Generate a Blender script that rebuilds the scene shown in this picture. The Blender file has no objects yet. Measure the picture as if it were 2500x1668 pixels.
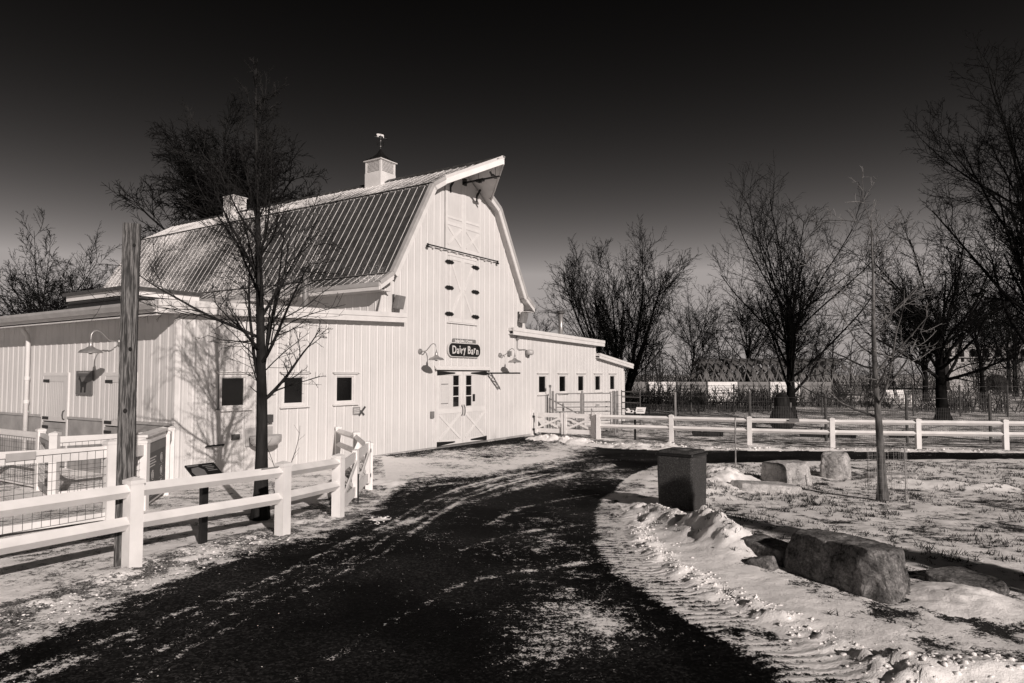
import bpy, math, random
import numpy as np
from mathutils import Vector, Matrix

R = math.radians
scene = bpy.context.scene
C = scene.collection
random.seed(7)

# ------------------------------------------------------------------ camera
cam_d = bpy.data.cameras.new('camera')
cam_d.lens = 24.0
cam_d.sensor_width = 36.0
cam_d.clip_end = 6000.0
cam = bpy.data.objects.new('camera', cam_d)
C.objects.link(cam)
cam.location = (0.0, 0.0, 2.0)
cam.rotation_euler = (R(92.777), 0.0, 0.0)
scene.camera = cam

# ------------------------------------------------------------------ sky
SUN_EL, SUN_AZ = 21.5, 28.3          # light travels 28.3 deg to the left of +Y
tx, ty = -math.sin(R(SUN_AZ)), math.cos(R(SUN_AZ))
world = bpy.data.worlds.new('World')
scene.world = world
world.use_nodes = True
wn, wl = world.node_tree.nodes, world.node_tree.links
wn.clear()
w_out = wn.new('ShaderNodeOutputWorld')
w_bg = wn.new('ShaderNodeBackground')
w_sky = wn.new('ShaderNodeTexSky')
w_sky.sky_type = 'NISHITA'
w_sky.sun_disc = False
w_sky.sun_elevation = R(SUN_EL)
w_sky.sun_rotation = math.atan2(-tx, -ty)
w_sky.air_density = 1.0
w_sky.dust_density = 0.6
w_sky.ozone_density = 1.0
# monochrome film behind a deep red filter: only the red of the sky is kept, with a contrasty film curve
w_sep = wn.new('ShaderNodeSeparateColor')
w_gain = wn.new('ShaderNodeMath'); w_gain.operation = 'MULTIPLY'; w_gain.inputs[1].default_value = 0.356
w_pow = wn.new('ShaderNodeMath'); w_pow.operation = 'POWER'; w_pow.inputs[1].default_value = 4.0
w_min = wn.new('ShaderNodeMath'); w_min.operation = 'MINIMUM'; w_min.inputs[1].default_value = 3.7
w_tint = wn.new('ShaderNodeMix'); w_tint.data_type = 'RGBA'; w_tint.blend_type = 'MULTIPLY'
w_tint.inputs[0].default_value = 1.0
w_tint.inputs[7].default_value = (1.0, 0.91, 0.875, 1)
# an even winter sky: the same tone all round the horizon, falling off with height only
w_geo = wn.new('ShaderNodeTexCoord')
w_xyz = wn.new('ShaderNodeSeparateXYZ'); wl.new(w_geo.outputs['Generated'], w_xyz.inputs[0])
w_hz = wn.new('ShaderNodeMath'); w_hz.operation = 'MULTIPLY'; wl.new(w_xyz.outputs[2], w_hz.inputs[0]); wl.new(w_xyz.outputs[2], w_hz.inputs[1])
w_om = wn.new('ShaderNodeMath'); w_om.operation = 'SUBTRACT'; w_om.inputs[0].default_value = 1.0; wl.new(w_hz.outputs[0], w_om.inputs[1])
w_sq = wn.new('ShaderNodeMath'); w_sq.operation = 'SQRT'; wl.new(w_om.outputs[0], w_sq.inputs[0])
w_cx = wn.new('ShaderNodeMath'); w_cx.operation = 'MULTIPLY'; w_cx.inputs[1].default_value = 0.17; wl.new(w_sq.outputs[0], w_cx.inputs[0])
w_cy = wn.new('ShaderNodeMath'); w_cy.operation = 'MULTIPLY'; w_cy.inputs[1].default_value = 0.985; wl.new(w_sq.outputs[0], w_cy.inputs[0])
w_vec = wn.new('ShaderNodeCombineXYZ'); wl.new(w_cx.outputs[0], w_vec.inputs[0]); wl.new(w_cy.outputs[0], w_vec.inputs[1]); wl.new(w_xyz.outputs[2], w_vec.inputs[2])
wl.new(w_vec.outputs[0], w_sky.inputs['Vector'])
wl.new(w_sky.outputs[0], w_sep.inputs[0])
wl.new(w_sep.outputs[0], w_gain.inputs[0])
wl.new(w_gain.outputs[0], w_pow.inputs[0])
wl.new(w_pow.outputs[0], w_min.inputs[0])
wl.new(w_min.outputs[0], w_tint.inputs[6])
wl.new(w_tint.outputs[2], w_bg.inputs['Color'])
w_bg.inputs['Strength'].default_value = 0.1
wl.new(w_bg.outputs[0], w_out.inputs['Surface'])

# ------------------------------------------------------------------ sun
sun_d = bpy.data.lights.new('sun', 'SUN')
sun_d.energy = 4.8
sun_d.angle = R(0.5)
sun_d.color = (1.0, 0.905, 0.85)
sun = bpy.data.objects.new('sun', sun_d)
C.objects.link(sun)
d = Vector((tx * math.cos(R(SUN_EL)), ty * math.cos(R(SUN_EL)), -math.sin(R(SUN_EL))))
sun.rotation_euler = d.to_track_quat('-Z', 'Y').to_euler()
sun.location = (20, -40, 30)

scene.view_settings.view_transform = 'Standard'
scene.view_settings.look = 'None'
scene.view_settings.gamma = 1.0
scene.view_settings.exposure = 0.0
scene.view_settings.use_curve_mapping = False

# ================================================================== materials
MATS = {}
def _new(name):
    m = bpy.data.materials.new(name)
    m.use_nodes = True
    nt = m.node_tree
    b = nt.nodes['Principled BSDF']
    MATS[name] = m
    return m, nt.nodes, nt.links, b

def g(v):
    return (v, v * 0.975, v * 0.96, 1)

def ramp(nodes, links, src, stops):
    r = nodes.new('ShaderNodeValToRGB')
    e = r.color_ramp.elements
    while len(e) < len(stops):
        e.new(0.5)
    for i, (p, c) in enumerate(stops):
        e[i].position = p
        e[i].color = g(c)
    links.new(src, r.inputs[0])
    return r.outputs[0]

def pos(nodes, links, scale=(1, 1, 1), rot=0.0, obj=False):
    mp = nodes.new('ShaderNodeMapping')
    mp.inputs['Scale'].default_value = scale
    mp.inputs['Rotation'].default_value = (0, 0, rot)
    if obj:
        t = nodes.new('ShaderNodeTexCoord'); links.new(t.outputs['Object'], mp.inputs[0])
    else:
        t = nodes.new('ShaderNodeNewGeometry'); links.new(t.outputs['Position'], mp.inputs[0])
    return mp.outputs[0]

def noise(nodes, links, vec, scale, detail=4.0, rough=0.55):
    n = nodes.new('ShaderNodeTexNoise')
    n.inputs['Scale'].default_value = scale
    n.inputs['Detail'].default_value = detail
    n.inputs['Roughness'].default_value = rough
    links.new(vec, n.inputs['Vector'])
    return n.outputs[0]

def math_n(nodes, links, op, a, b=None, clamp=False):
    n = nodes.new('ShaderNodeMath'); n.operation = op; n.use_clamp = clamp
    for i, q in enumerate((a, b)):
        if q is None: continue
        if isinstance(q, (int, float)): n.inputs[i].default_value = q
        else: links.new(q, n.inputs[i])
    return n.outputs[0]

def bump(nodes, links, b, h, strength=0.3, dist=0.02):
    n = nodes.new('ShaderNodeBump')
    n.inputs['Strength'].default_value = strength
    n.inputs['Distance'].default_value = dist
    links.new(h, n.inputs['Height'])
    links.new(n.outputs[0], b.inputs['Normal'])

def simple(name, lo, hi, scale=4.0, rough=0.6, metal=0.0, bs=0.0, bscale=40.0, vscale=(1, 1, 1), detail=5.0, spec=0.4, rot=0.0):
    m, n, l, b = _new(name)
    v = pos(n, l, vscale, rot)
    f = noise(n, l, v, scale, detail)
    l.new(ramp(n, l, f, [(0.3, lo), (0.7, hi)]), b.inputs['Base Color'])
    b.inputs['Roughness'].default_value = rough
    b.inputs['Metallic'].default_value = metal
    b.inputs['Specular IOR Level'].default_value = spec
    if bs:
        bump(n, l, b, noise(n, l, v, bscale, 4), bs)
    return m

ROT = R(57.1)                         # barn turned on the site
# painted ribbed steel siding: slight fading, rain streaks, a few scuffs
def mk_siding():
    m, n, l, b = _new('siding')
    v1 = pos(n, l)
    v2 = pos(n, l, (5, 5, 0.35))
    a = noise(n, l, v1, 0.9, 5)
    s = noise(n, l, v2, 3.0, 6, 0.65)
    q = noise(n, l, v1, 7.0, 4, 0.7)
    f = math_n(n, l, 'ADD', math_n(n, l, 'MULTIPLY', a, 0.45), math_n(n, l, 'ADD', math_n(n, l, 'MULTIPLY', s, 0.4), math_n(n, l, 'MULTIPLY', q, 0.15)))
    l.new(ramp(n, l, f, [(0.30, 0.43), (0.41, 0.525), (0.53, 0.565), (0.75, 0.60)]), b.inputs['Base Color'])
    b.inputs['Roughness'].default_value = 0.48
    bump(n, l, b, q, 0.06, 0.02)
mk_siding()
simple('trim', 0.57, 0.66, 3.0, 0.5, bs=0.05)
simple('vinyl', 0.60, 0.74, 3.0, 0.45, bs=0.05, detail=8.0)
simple('trim_grey', 0.30, 0.40, 3.0, 0.5)
simple('soffit', 0.5, 0.6, 3.0, 0.6)
simple('deck', 0.03, 0.05, 3.0, 0.8)
simple('black_metal', 0.006, 0.014, 12.0, 0.45, bs=0.1)
simple('dark_metal', 0.05, 0.10, 8.0, 0.45, metal=0.3)
simple('galv', 0.28, 0.45, 9.0, 0.38, metal=0.6)
simple('galv_dull', 0.16, 0.26, 6.0, 0.5, metal=0.3)
simple('grey_paint', 0.14, 0.2, 6.0, 0.55)
simple('kick', 0.22, 0.36, 2.5, 0.6, bs=0.1)
simple('sign_black', 0.008, 0.013, 5.0, 0.45)
simple('sign_grey', 0.11, 0.15, 5.0, 0.5)
simple('sign_text', 0.50, 0.60, 30.0, 0.5)
simple('sign_mid', 0.20, 0.26, 20.0, 0.5)
simple('bark', 0.006, 0.03, 9.0, 0.9, bs=0.9, bscale=26, vscale=(1, 1, 0.25), spec=0.05)
simple('bark_far', 0.004, 0.013, 3.0, 0.95, spec=0.0)
simple('bark_pale', 0.025, 0.15, 10.0, 0.85, bs=0.8, bscale=24, vscale=(1, 1, 0.3), spec=0.15)
simple('twig_pale', 0.09, 0.26, 12.0, 0.8, spec=0.15)
simple('needle', 0.012, 0.03, 4.0, 0.8, spec=0.1)
simple('shrub', 0.008, 0.06, 1.2, 0.9, spec=0.0)
simple('grass', 0.008, 0.045, 6.0, 0.9, spec=0.1)
simple('stone', 0.22, 0.36, 1.4, 0.8, bs=0.3, bscale=6)
simple('panel_white', 0.62, 0.74, 2.0, 0.6)
simple('panel_grey', 0.12, 0.2, 2.0, 0.6)
simple('lattice', 0.05, 0.11, 1.5, 0.7)
simple('lattice_pale', 0.07, 0.15, 1.5, 0.7)
simple('porcelain', 0.30, 0.42, 4.0, 0.35)

def mk_glass():
    m, n, l, b = _new('glass')
    b.inputs['Base Color'].default_value = (0.004, 0.004, 0.004, 1)
    b.inputs['Roughness'].default_value = 0.06
    b.inputs['Specular IOR Level'].default_value = 0.5
    bump(n, l, b, noise(n, l, pos(n, l), 1.5, 2), 0.02, 0.05)
mk_glass()

def mk_wood():
    m, n, l, b = _new('timber')
    v = pos(n, l, (1, 1, 1), obj=True)
    mp = n.new('ShaderNodeMapping'); mp.inputs['Scale'].default_value = (1, 1, 0.07); l.new(v, mp.inputs[0])
    w = n.new('ShaderNodeTexWave'); w.wave_type = 'RINGS'; w.rings_direction = 'Z'
    w.inputs['Scale'].default_value = 24.0; w.inputs['Distortion'].default_value = 9.0
    w.inputs['Detail'].default_value = 4.0; w.inputs['Detail Scale'].default_value = 2.2
    l.new(mp.outputs[0], w.inputs[0])
    f2 = noise(n, l, mp.outputs[0], 45.0, 5, 0.7)
    f = math_n(n, l, 'ADD', math_n(n, l, 'MULTIPLY', w.outputs[1], 0.3), math_n(n, l, 'MULTIPLY', f2, 0.7))
    l.new(ramp(n, l, f, [(0.3, 0.012), (0.5, 0.06), (0.72, 0.17)]), b.inputs['Base Color'])
    b.inputs['Roughness'].default_value = 0.85
    bump(n, l, b, f, 0.9, 0.012)
mk_wood()

def mk_rock(name, lo, mid, hi):
    m, n, l, b = _new(name)
    v = pos(n, l)
    f = noise(n, l, v, 4.0, 10, 0.68)
    f2 = noise(n, l, v, 34.0, 7, 0.8)
    wv = n.new('ShaderNodeTexVoronoi'); wv.feature = 'DISTANCE_TO_EDGE'; wv.inputs['Scale'].default_value = 5.5
    dv = n.new('ShaderNodeVectorMath'); dv.operation = 'SCALE'; dv.inputs['Scale'].default_value = 0.35
    nz = n.new('ShaderNodeTexNoise'); nz.inputs['Scale'].default_value = 6.0; nz.inputs['Detail'].default_value = 6
    l.new(v, nz.inputs['Vector']); l.new(nz.outputs['Color'], dv.inputs[0])
    av = n.new('ShaderNodeVectorMath'); l.new(v, av.inputs[0]); l.new(dv.outputs[0], av.inputs[1])
    l.new(av.outputs[0], wv.inputs['Vector'])
    ck = math_n(n, l, 'MULTIPLY', wv.outputs['Distance'], 9.0, True)
    q = math_n(n, l, 'ADD', math_n(n, l, 'MULTIPLY', f, 0.55), math_n(n, l, 'MULTIPLY', f2, 0.45))
    c = math_n(n, l, 'SUBTRACT', q, math_n(n, l, 'MULTIPLY', math_n(n, l, 'SUBTRACT', 1.0, ck), 0.05))
    l.new(ramp(n, l, c, [(0.38, lo), (0.5, mid), (0.62, hi)]), b.inputs['Base Color'])
    b.inputs['Roughness'].default_value = 0.9
    b.inputs['Specular IOR Level'].default_value = 0.1
    bump(n, l, b, math_n(n, l, 'ADD', q, math_n(n, l, 'MULTIPLY', ck, 0.06)), 1.0, 0.07)
mk_rock('rock', 0.03, 0.19, 0.48)
mk_rock('rock_pale', 0.20, 0.44, 0.68)

def mk_aggregate():
    m, n, l, b = _new('aggregate')
    v = pos(n, l)
    vo = n.new('ShaderNodeTexVoronoi'); vo.inputs['Scale'].default_value = 150.0
    l.new(v, vo.inputs['Vector'])
    sp = n.new('ShaderNodeSeparateColor'); l.new(vo.outputs['Color'], sp.inputs[0])
    l.new(ramp(n, l, sp.outputs[0], [(0.0, 0.005), (0.5, 0.018), (0.8, 0.045), (1.0, 0.11)]), b.inputs['Base Color'])
    b.inputs['Roughness'].default_value = 0.75
    bump(n, l, b, vo.outputs['Distance'], 0.6, 0.01)
mk_aggregate()

def mk_snow():
    m, n, l, b = _new('snow')
    v = pos(n, l)
    f = noise(n, l, v, 6.0, 8, 0.65)
    l.new(ramp(n, l, f, [(0.3, 0.76), (0.6, 0.90)]), b.inputs['Base Color'])
    b.inputs['Roughness'].default_value = 0.75
    bump(n, l, b, noise(n, l, v, 28.0, 6, 0.7), 0.7, 0.03)
mk_snow()

# dark ribbed roof steel with wind-dusted snow lying on it
def mk_roof(name, lo, hi):
    m, n, l, b = _new(name)
    v = pos(n, l)
    big = noise(n, l, v, 0.55, 4, 0.6)
    fine = noise(n, l, v, 24.0, 6, 0.85)
    q = math_n(n, l, 'ADD', math_n(n, l, 'MULTIPLY', big, 0.55), math_n(n, l, 'MULTIPLY', fine, 1.15))
    # the drift of snow is heavier toward the far end of the roof and toward the eaves
    at = n.new('ShaderNodeAttribute'); at.attribute_name = 'drift'; at.attribute_type = 'GEOMETRY'
    oi = n.new('ShaderNodeTexCoord')
    q = math_n(n, l, 'ADD', q, at.outputs['Fac'])
    mr = n.new('ShaderNodeMapRange'); mr.interpolation_type = 'SMOOTHSTEP'
    mr.inputs[1].default_value = lo; mr.inputs[2].default_value = hi
    l.new(q, mr.inputs[0])
    steel = ramp(n, l, noise(n, l, v, 5.0, 4), [(0.3, 0.022), (0.7, 0.06)])
    mx = n.new('ShaderNodeMix'); mx.data_type = 'RGBA'
    l.new(mr.outputs[0], mx.inputs[0]); l.new(steel, mx.inputs[6]); mx.inputs[7].default_value = g(0.72)
    l.new(mx.outputs[2], b.inputs['Base Color'])
    b.inputs['Roughness'].default_value = 0.6
    bump(n, l, b, mr.outputs[0], 0.3, 0.01)
mk_roof('roof_steel', 0.98, 1.12)

# asphalt, gravel or turf, with lying snow on top where the 'snow' attribute and the noise say so
def mk_ground():
    m, n, l, b = _new('snowy_ground')
    def attr(nm):
        a = n.new('ShaderNodeAttribute'); a.attribute_name = nm; return a.outputs['Fac']
    sn, ba, tr, ar = attr('snow'), attr('base'), attr('tread'), attr('arc')
    v = pos(n, l)
    n1 = noise(n, l, v, 1.6, 6, 0.6)
    n2 = noise(n, l, v, 9.0, 8, 0.72)
    n3 = noise(n, l, v, 60.0, 4, 0.7)
    def mul(a, k): return math_n(n, l, 'MULTIPLY', a, k)
    def add(a, k): return math_n(n, l, 'ADD', a, k)
    def sub(a, k): return math_n(n, l, 'SUBTRACT', a, k)
    offr = math_n(n, l, 'MINIMUM', ba, 1.0)
    n4 = noise(n, l, v, 24.0, 6, 0.75)
    t = add(mul(mul(sub(n1, 0.5), add(mul(offr, 0.5), 0.35)), 1.0), add(mul(sub(n2, 0.5), 1.05), add(mul(sub(n4, 0.5), 0.85), mul(sub(n3, 0.5), 0.8))))
    wav = math_n(n, l, 'SINE', add(mul(ar, 2 * math.pi / 0.10), add(mul(sub(n1, 0.5), 9.0), mul(sub(n2, 0.5), 7.0))))
    trw = mul(mul(tr, wav), math_n(n, l, 'MULTIPLY', math_n(n, l, 'SUBTRACT', n1, 0.36, True), 4.0, True))
    mm = add(add(sn, t), mul(trw, 0.14))
    mr = n.new('ShaderNodeMapRange'); mr.interpolation_type = 'SMOOTHSTEP'
    mr.inputs[1].default_value = 0.46; mr.inputs[2].default_value = 0.57
    l.new(mm, mr.inputs[0])
    mask = mr.outputs[0]
    vo = n.new('ShaderNodeTexVoronoi'); vo.inputs['Scale'].default_value = 55.0; l.new(v, vo.inputs['Vector'])
    sp = n.new('ShaderNodeSeparateColor'); l.new(vo.outputs['Color'], sp.inputs[0])
    asph = ramp(n, l, add(mul(sp.outputs[0], 0.5), mul(n3, 0.5)), [(0.38, 0.0015), (0.6, 0.003), (0.78, 0.012), (0.92, 0.06)])
    wear_sheen = math_n(n, l, 'MULTIPLY', math_n(n, l, 'SUBTRACT', noise(n, l, v, 0.55, 3, 0.5), 0.43, True), 3.0, True)  # worn patches; their grey wet sheen is put into the colour
    asph2 = ramp(n, l, add(mul(sp.outputs[0], 0.5), mul(n3, 0.5)), [(0.3, 0.008), (0.6, 0.030), (0.85, 0.11)])
    am = n.new('ShaderNodeMix'); am.data_type = 'RGBA'
    l.new(wear_sheen, am.inputs[0]); l.new(asph, am.inputs[6]); l.new(asph2, am.inputs[7]); asph = am.outputs[2]
    grav = ramp(n, l, add(mul(sp.outputs[0], 0.6), mul(n2, 0.4)), [(0.25, 0.04), (0.55, 0.15), (0.8, 0.38)])
    turf = ramp(n, l, n3, [(0.3, 0.01), (0.6, 0.045), (0.8, 0.12)])
    m1 = n.new('ShaderNodeMix'); m1.data_type = 'RGBA'
    l.new(math_n(n, l, 'MINIMUM', ba, 1.0), m1.inputs[0]); l.new(asph, m1.inputs[6]); l.new(grav, m1.inputs[7])
    m2 = n.new('ShaderNodeMix'); m2.data_type = 'RGBA'
    l.new(math_n(n, l, 'MAXIMUM', sub(ba, 1.0), 0.0), m2.inputs[0]); l.new(m1.outputs[2], m2.inputs[6]); l.new(turf, m2.inputs[7])
    snowc = ramp(n, l, add(mul(n2, 0.6), mul(n1, 0.4)), [(0.3, 0.68), (0.5, 0.86), (0.7, 0.94)])
    m3 = n.new('ShaderNodeMix'); m3.data_type = 'RGBA'
    l.new(mask, m3.inputs[0]); l.new(m2.outputs[2], m3.inputs[6]); l.new(snowc, m3.inputs[7])
    l.new(m3.outputs[2], b.inputs['Base Color'])
    b.inputs['Roughness'].default_value = 0.8
    b.inputs['Specular IOR Level'].default_value = 0.03
    hh = add(add(mul(mask, 0.5), mul(n2, 0.6)), add(mul(n3, 0.25), mul(trw, 0.22)))
    bump(n, l, b, hh, 0.9, 0.03)
mk_ground()

# ================================================================== mesh helpers
def link(name, me, parent=None, mat=None, loc=(0, 0, 0), rz=0.0):
    o = bpy.data.objects.new(name, me)
    C.objects.link(o)
    o.location = loc
    o.rotation_euler = (0, 0, rz)
    if parent is not None:
        o.parent = parent
    return o

def thing(name, label, cat, loc=(0, 0, 0), rz=0.0, group=None):
    o = bpy.data.objects.new(name, None)
    o.empty_display_size = 0.2
    C.objects.link(o)
    o.location = loc
    o.rotation_euler = (0, 0, rz)
    o['label'] = label; o['category'] = cat
    if group: o['group'] = group
    return o

def tag(o, label, cat, group=None):
    o['label'] = label; o['category'] = cat
    if group: o['group'] = group
    return o

class MB:
    def __init__(self):
        self.v = []; self.f = []; self.mi = []
        self.cur = 0
    def add(self, vs, fs):
        k = len(self.v)
        self.v.extend([tuple(p) for p in vs])
        for q in fs:
            self.f.append([i + k for i in q]); self.mi.append(self.cur)
        return self
    def box(self, a, b):
        (x0, y0, z0), (x1, y1, z1) = a, b
        x0, x1 = min(x0, x1), max(x0, x1); y0, y1 = min(y0, y1), max(y0, y1); z0, z1 = min(z0, z1), max(z0, z1)
        vs = [(x0, y0, z0), (x1, y0, z0), (x1, y1, z0), (x0, y1, z0), (x0, y0, z1), (x1, y0, z1), (x1, y1, z1), (x0, y1, z1)]
        return self.hexa(vs)
    def hexa(self, vs):
        return self.add(vs, [(0, 3, 2, 1), (4, 5, 6, 7), (0, 1, 5, 4), (1, 2, 6, 5), (2, 3, 7, 6), (3, 0, 4, 7)])
    def bar(self, p, q, w, h, up=(0, 0, 1), roll=0.0):
        p, q = Vector(p), Vector(q)
        t = (q - p).normalized(); up = Vector(up)
        s = t.cross(up)
        if s.length < 1e-5: s = t.cross(Vector((0, 1, 0)))
        s.normalize(); n = s.cross(t).normalized()
        if roll:
            m = Matrix.Rotation(roll, 3, t); s = m @ s; n = m @ n
        a, b = s * (w / 2), n * (h / 2)
        return self.hexa([p - a - b, p + a - b, q + a - b, q - a - b, p - a + b, p + a + b, q + a + b, q - a + b])
    def prism(self, poly, axis_vec):
        n = len(poly); av = Vector(axis_vec)
        vs = [Vector(p) for p in poly] + [Vector(p) + av for p in poly]
        fs = [tuple(range(n - 1, -1, -1)), tuple(range(n, 2 * n))]
        fs += [(i, (i + 1) % n, n + (i + 1) % n, n + i) for i in range(n)]
        return self.add(vs, fs)
    def tube(self, pts, rad, sides=6, cap=True):
        pts = [Vector(p) for p in pts]; n = len(pts)
        if not hasattr(rad, '__len__'): rad = [rad] * n
        rings = []; prev = None
        for i in range(n):
            t = (pts[min(i + 1, n - 1)] - pts[max(i - 1, 0)])
            t = t.normalized() if t.length > 1e-9 else Vector((0, 0, 1))
            if prev is None:
                s = t.cross(Vector((0, 0, 1)))
                if s.length < 1e-3: s = t.cross(Vector((1, 0, 0)))
            else:
                s = prev - t * prev.dot(t)
            s.normalize(); prev = s; b = t.cross(s)
            rings.append([pts[i] + (s * math.cos(2 * math.pi * k / sides) + b * math.sin(2 * math.pi * k / sides)) * rad[i] for k in range(sides)])
        vs = [p for r in rings for p in r]; fs = []
        for i in range(n - 1):
            for k in range(sides):
                fs.append((i * sides + k, i * sides + (k + 1) % sides, (i + 1) * sides + (k + 1) % sides, (i + 1) * sides + k))
        if cap:
            fs.append(tuple(range(sides - 1, -1, -1))); fs.append(tuple(range((n - 1) * sides, n * sides)))
        return self.add(vs, fs)
    def lathe(self, prof, center=(0, 0, 0), sides=20, squash=1.0):
        cx, cy, cz = center; n = len(prof); vs = []; fs = []
        for r, z in prof:
            for k in range(sides):
                a = 2 * math.pi * k / sides
                vs.append((cx + r * math.cos(a), cy + r * math.sin(a) * squash, cz + z))
        for i in range(n - 1):
            for k in range(sides):
                fs.append((i * sides + k, i * sides + (k + 1) % sides, (i + 1) * sides + (k + 1) % sides, (i + 1) * sides + k))
        fs.append(tuple(range(sides - 1, -1, -1))); fs.append(tuple(range((n - 1) * sides, n * sides)))
        return self.add(vs, fs)
    def mesh(self, name, mat, smooth=False, mats=None):
        me = bpy.data.meshes.new(name)
        me.from_pydata(self.v, [], self.f)
        for mm in (mats or [mat]):
            me.materials.append(MATS[mm])
        if mats:
            me.polygons.foreach_set('material_index', self.mi)
        if smooth:
            me.polygons.foreach_set('use_smooth', [True] * len(me.polygons))
        me.update()
        return me
    def build(self, name, mat, parent=None, loc=(0, 0, 0), rz=0.0, smooth=False, mats=None, bevel=0.0):
        o = link(name, self.mesh(name, mat, smooth, mats), parent, None, loc, rz)
        if bevel:
            b = o.modifiers.new('bevel', 'BEVEL'); b.width = bevel; b.segments = 2; b.limit_method = 'ANGLE'
        return o

def np_mesh(name, V, F, mat, smooth=False):
    """V (n,3) float, F (m,k) int arrays"""
    me = bpy.data.meshes.new(name)
    V = np.ascontiguousarray(V, np.float32); F = np.ascontiguousarray(F, np.int32)
    me.vertices.add(len(V)); me.vertices.foreach_set('co', V.ravel())
    k = F.shape[1]
    me.loops.add(F.size); me.loops.foreach_set('vertex_index', F.ravel())
    me.polygons.add(len(F))
    me.polygons.foreach_set('loop_start', np.arange(0, F.size, k, dtype=np.int32))
    me.polygons.foreach_set('loop_total', np.full(len(F), k, np.int32))
    if smooth:
        me.polygons.foreach_set('use_smooth', np.ones(len(F), bool))
    me.update(calc_edges=True)
    me.materials.append(MATS[mat])
    return me

def add_letters(mb, body, size, origin, ex=(1, 0, 0), ez=(0, 0, 1), ny=(0, -1, 0), depth=0.012, rot=0.0, sx=1.0, bold=0.0):
    """letters as raised shapes: origin = left end of the base line"""
    cu = bpy.data.curves.new('txt', 'FONT')
    cu.body = body; cu.size = size; cu.extrude = depth / 2; cu.resolution_u = 3; cu.offset = bold
    ob = bpy.data.objects.new('txt', cu)
    me = bpy.data.meshes.new_from_object(ob)
    ex, ez, ny, o = Vector(ex), Vector(ez), Vector(ny), Vector(origin)
    c, s = math.cos(rot), math.sin(rot)
    vs = []; xm = 0
    for p in me.vertices:
        x, z = p.co.x * sx, p.co.y
        x, z = x * c - z * s, x * s + z * c
        xm = max(xm, x)
        vs.append(o + ex * x + ez * z + ny * (p.co.z + depth / 2))
    mb.add(vs, [tuple(q.vertices) for q in me.polygons])
    bpy.data.objects.remove(ob); bpy.data.curves.remove(cu); bpy.data.meshes.remove(me)
    return xm

# ------------------------------------------------------------------ numpy noise
_rs = np.random.RandomState(3)
_perm = _rs.permutation(256).astype(np.int64)
_ang = _rs.rand(256) * 2 * np.pi
_gx, _gy = np.cos(_ang), np.sin(_ang)
def perlin(x, y):
    xi = np.floor(x).astype(np.int64); yi = np.floor(y).astype(np.int64)
    xf, yf = x - xi, y - yi
    def gr(ix, iy, fx, fy):
        h = _perm[(_perm[ix & 255] + iy) & 255]
        return _gx[h] * fx + _gy[h] * fy
    uu = xf * xf * xf * (xf * (xf * 6 - 15) + 10); vv = yf * yf * yf * (yf * (yf * 6 - 15) + 10)
    a = gr(xi, yi, xf, yf); b = gr(xi + 1, yi, xf - 1, yf)
    c = gr(xi, yi + 1, xf, yf - 1); e = gr(xi + 1, yi + 1, xf - 1, yf - 1)
    return (a + uu * (b - a)) * (1 - vv) + (c + uu * (e - c)) * vv
def fbm(x, y, oct=4, gain=0.5):
    s = np.zeros_like(x); a = 1.0
    for i in range(oct):
        s += a * perlin(x + 17.3 * i, y - 9.1 * i); x = x * 2.03; y = y * 2.03; a *= gain
    return s
def sstep(a, b, x):
    t = np.clip((x - a) / (b - a), 0, 1); return t * t * (3 - 2 * t)
def polydist(X, Y, pl):
    """distance, arc length and signed side to a polyline"""
    best = np.full(X.shape, 1e9); arc = np.zeros(X.shape); side = np.zeros(X.shape); acc = 0.0
    for (ax, ay), (bx, by) in zip(pl[:-1], pl[1:]):
        dx, dy = bx - ax, by - ay; L2 = dx * dx + dy * dy; L = math.sqrt(L2)
        t = np.clip(((X - ax) * dx + (Y - ay) * dy) / L2, 0, 1)
        qx, qy = X - ax - t * dx, Y - ay - t * dy
        dd = np.hypot(qx, qy); k = dd < best
        best = np.where(k, dd, best); arc = np.where(k, acc + t * L, arc)
        side = np.where(k, np.sign(qx * dy - qy * dx), side); acc += L
    return best, arc, side
def inpoly(X, Y, poly):
    r = np.zeros(X.shape, bool); n = len(poly)
    for i in range(n):
        x1, y1 = poly[i]; x2, y2 = poly[(i + 1) % n]
        if y1 == y2: continue
        k = ((y1 > Y) != (y2 > Y)) & (X < (x2 - x1) * (Y - y1) / (y2 - y1) + x1)
        r ^= k
    return r

def gz0(y):
    t = min(max((y - 7) / 7, 0), 1); t = t * t * (3 - 2 * t)
    return -0.25 * t - 0.05 * min(max((y - 16) / 8, 0), 1)

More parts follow.
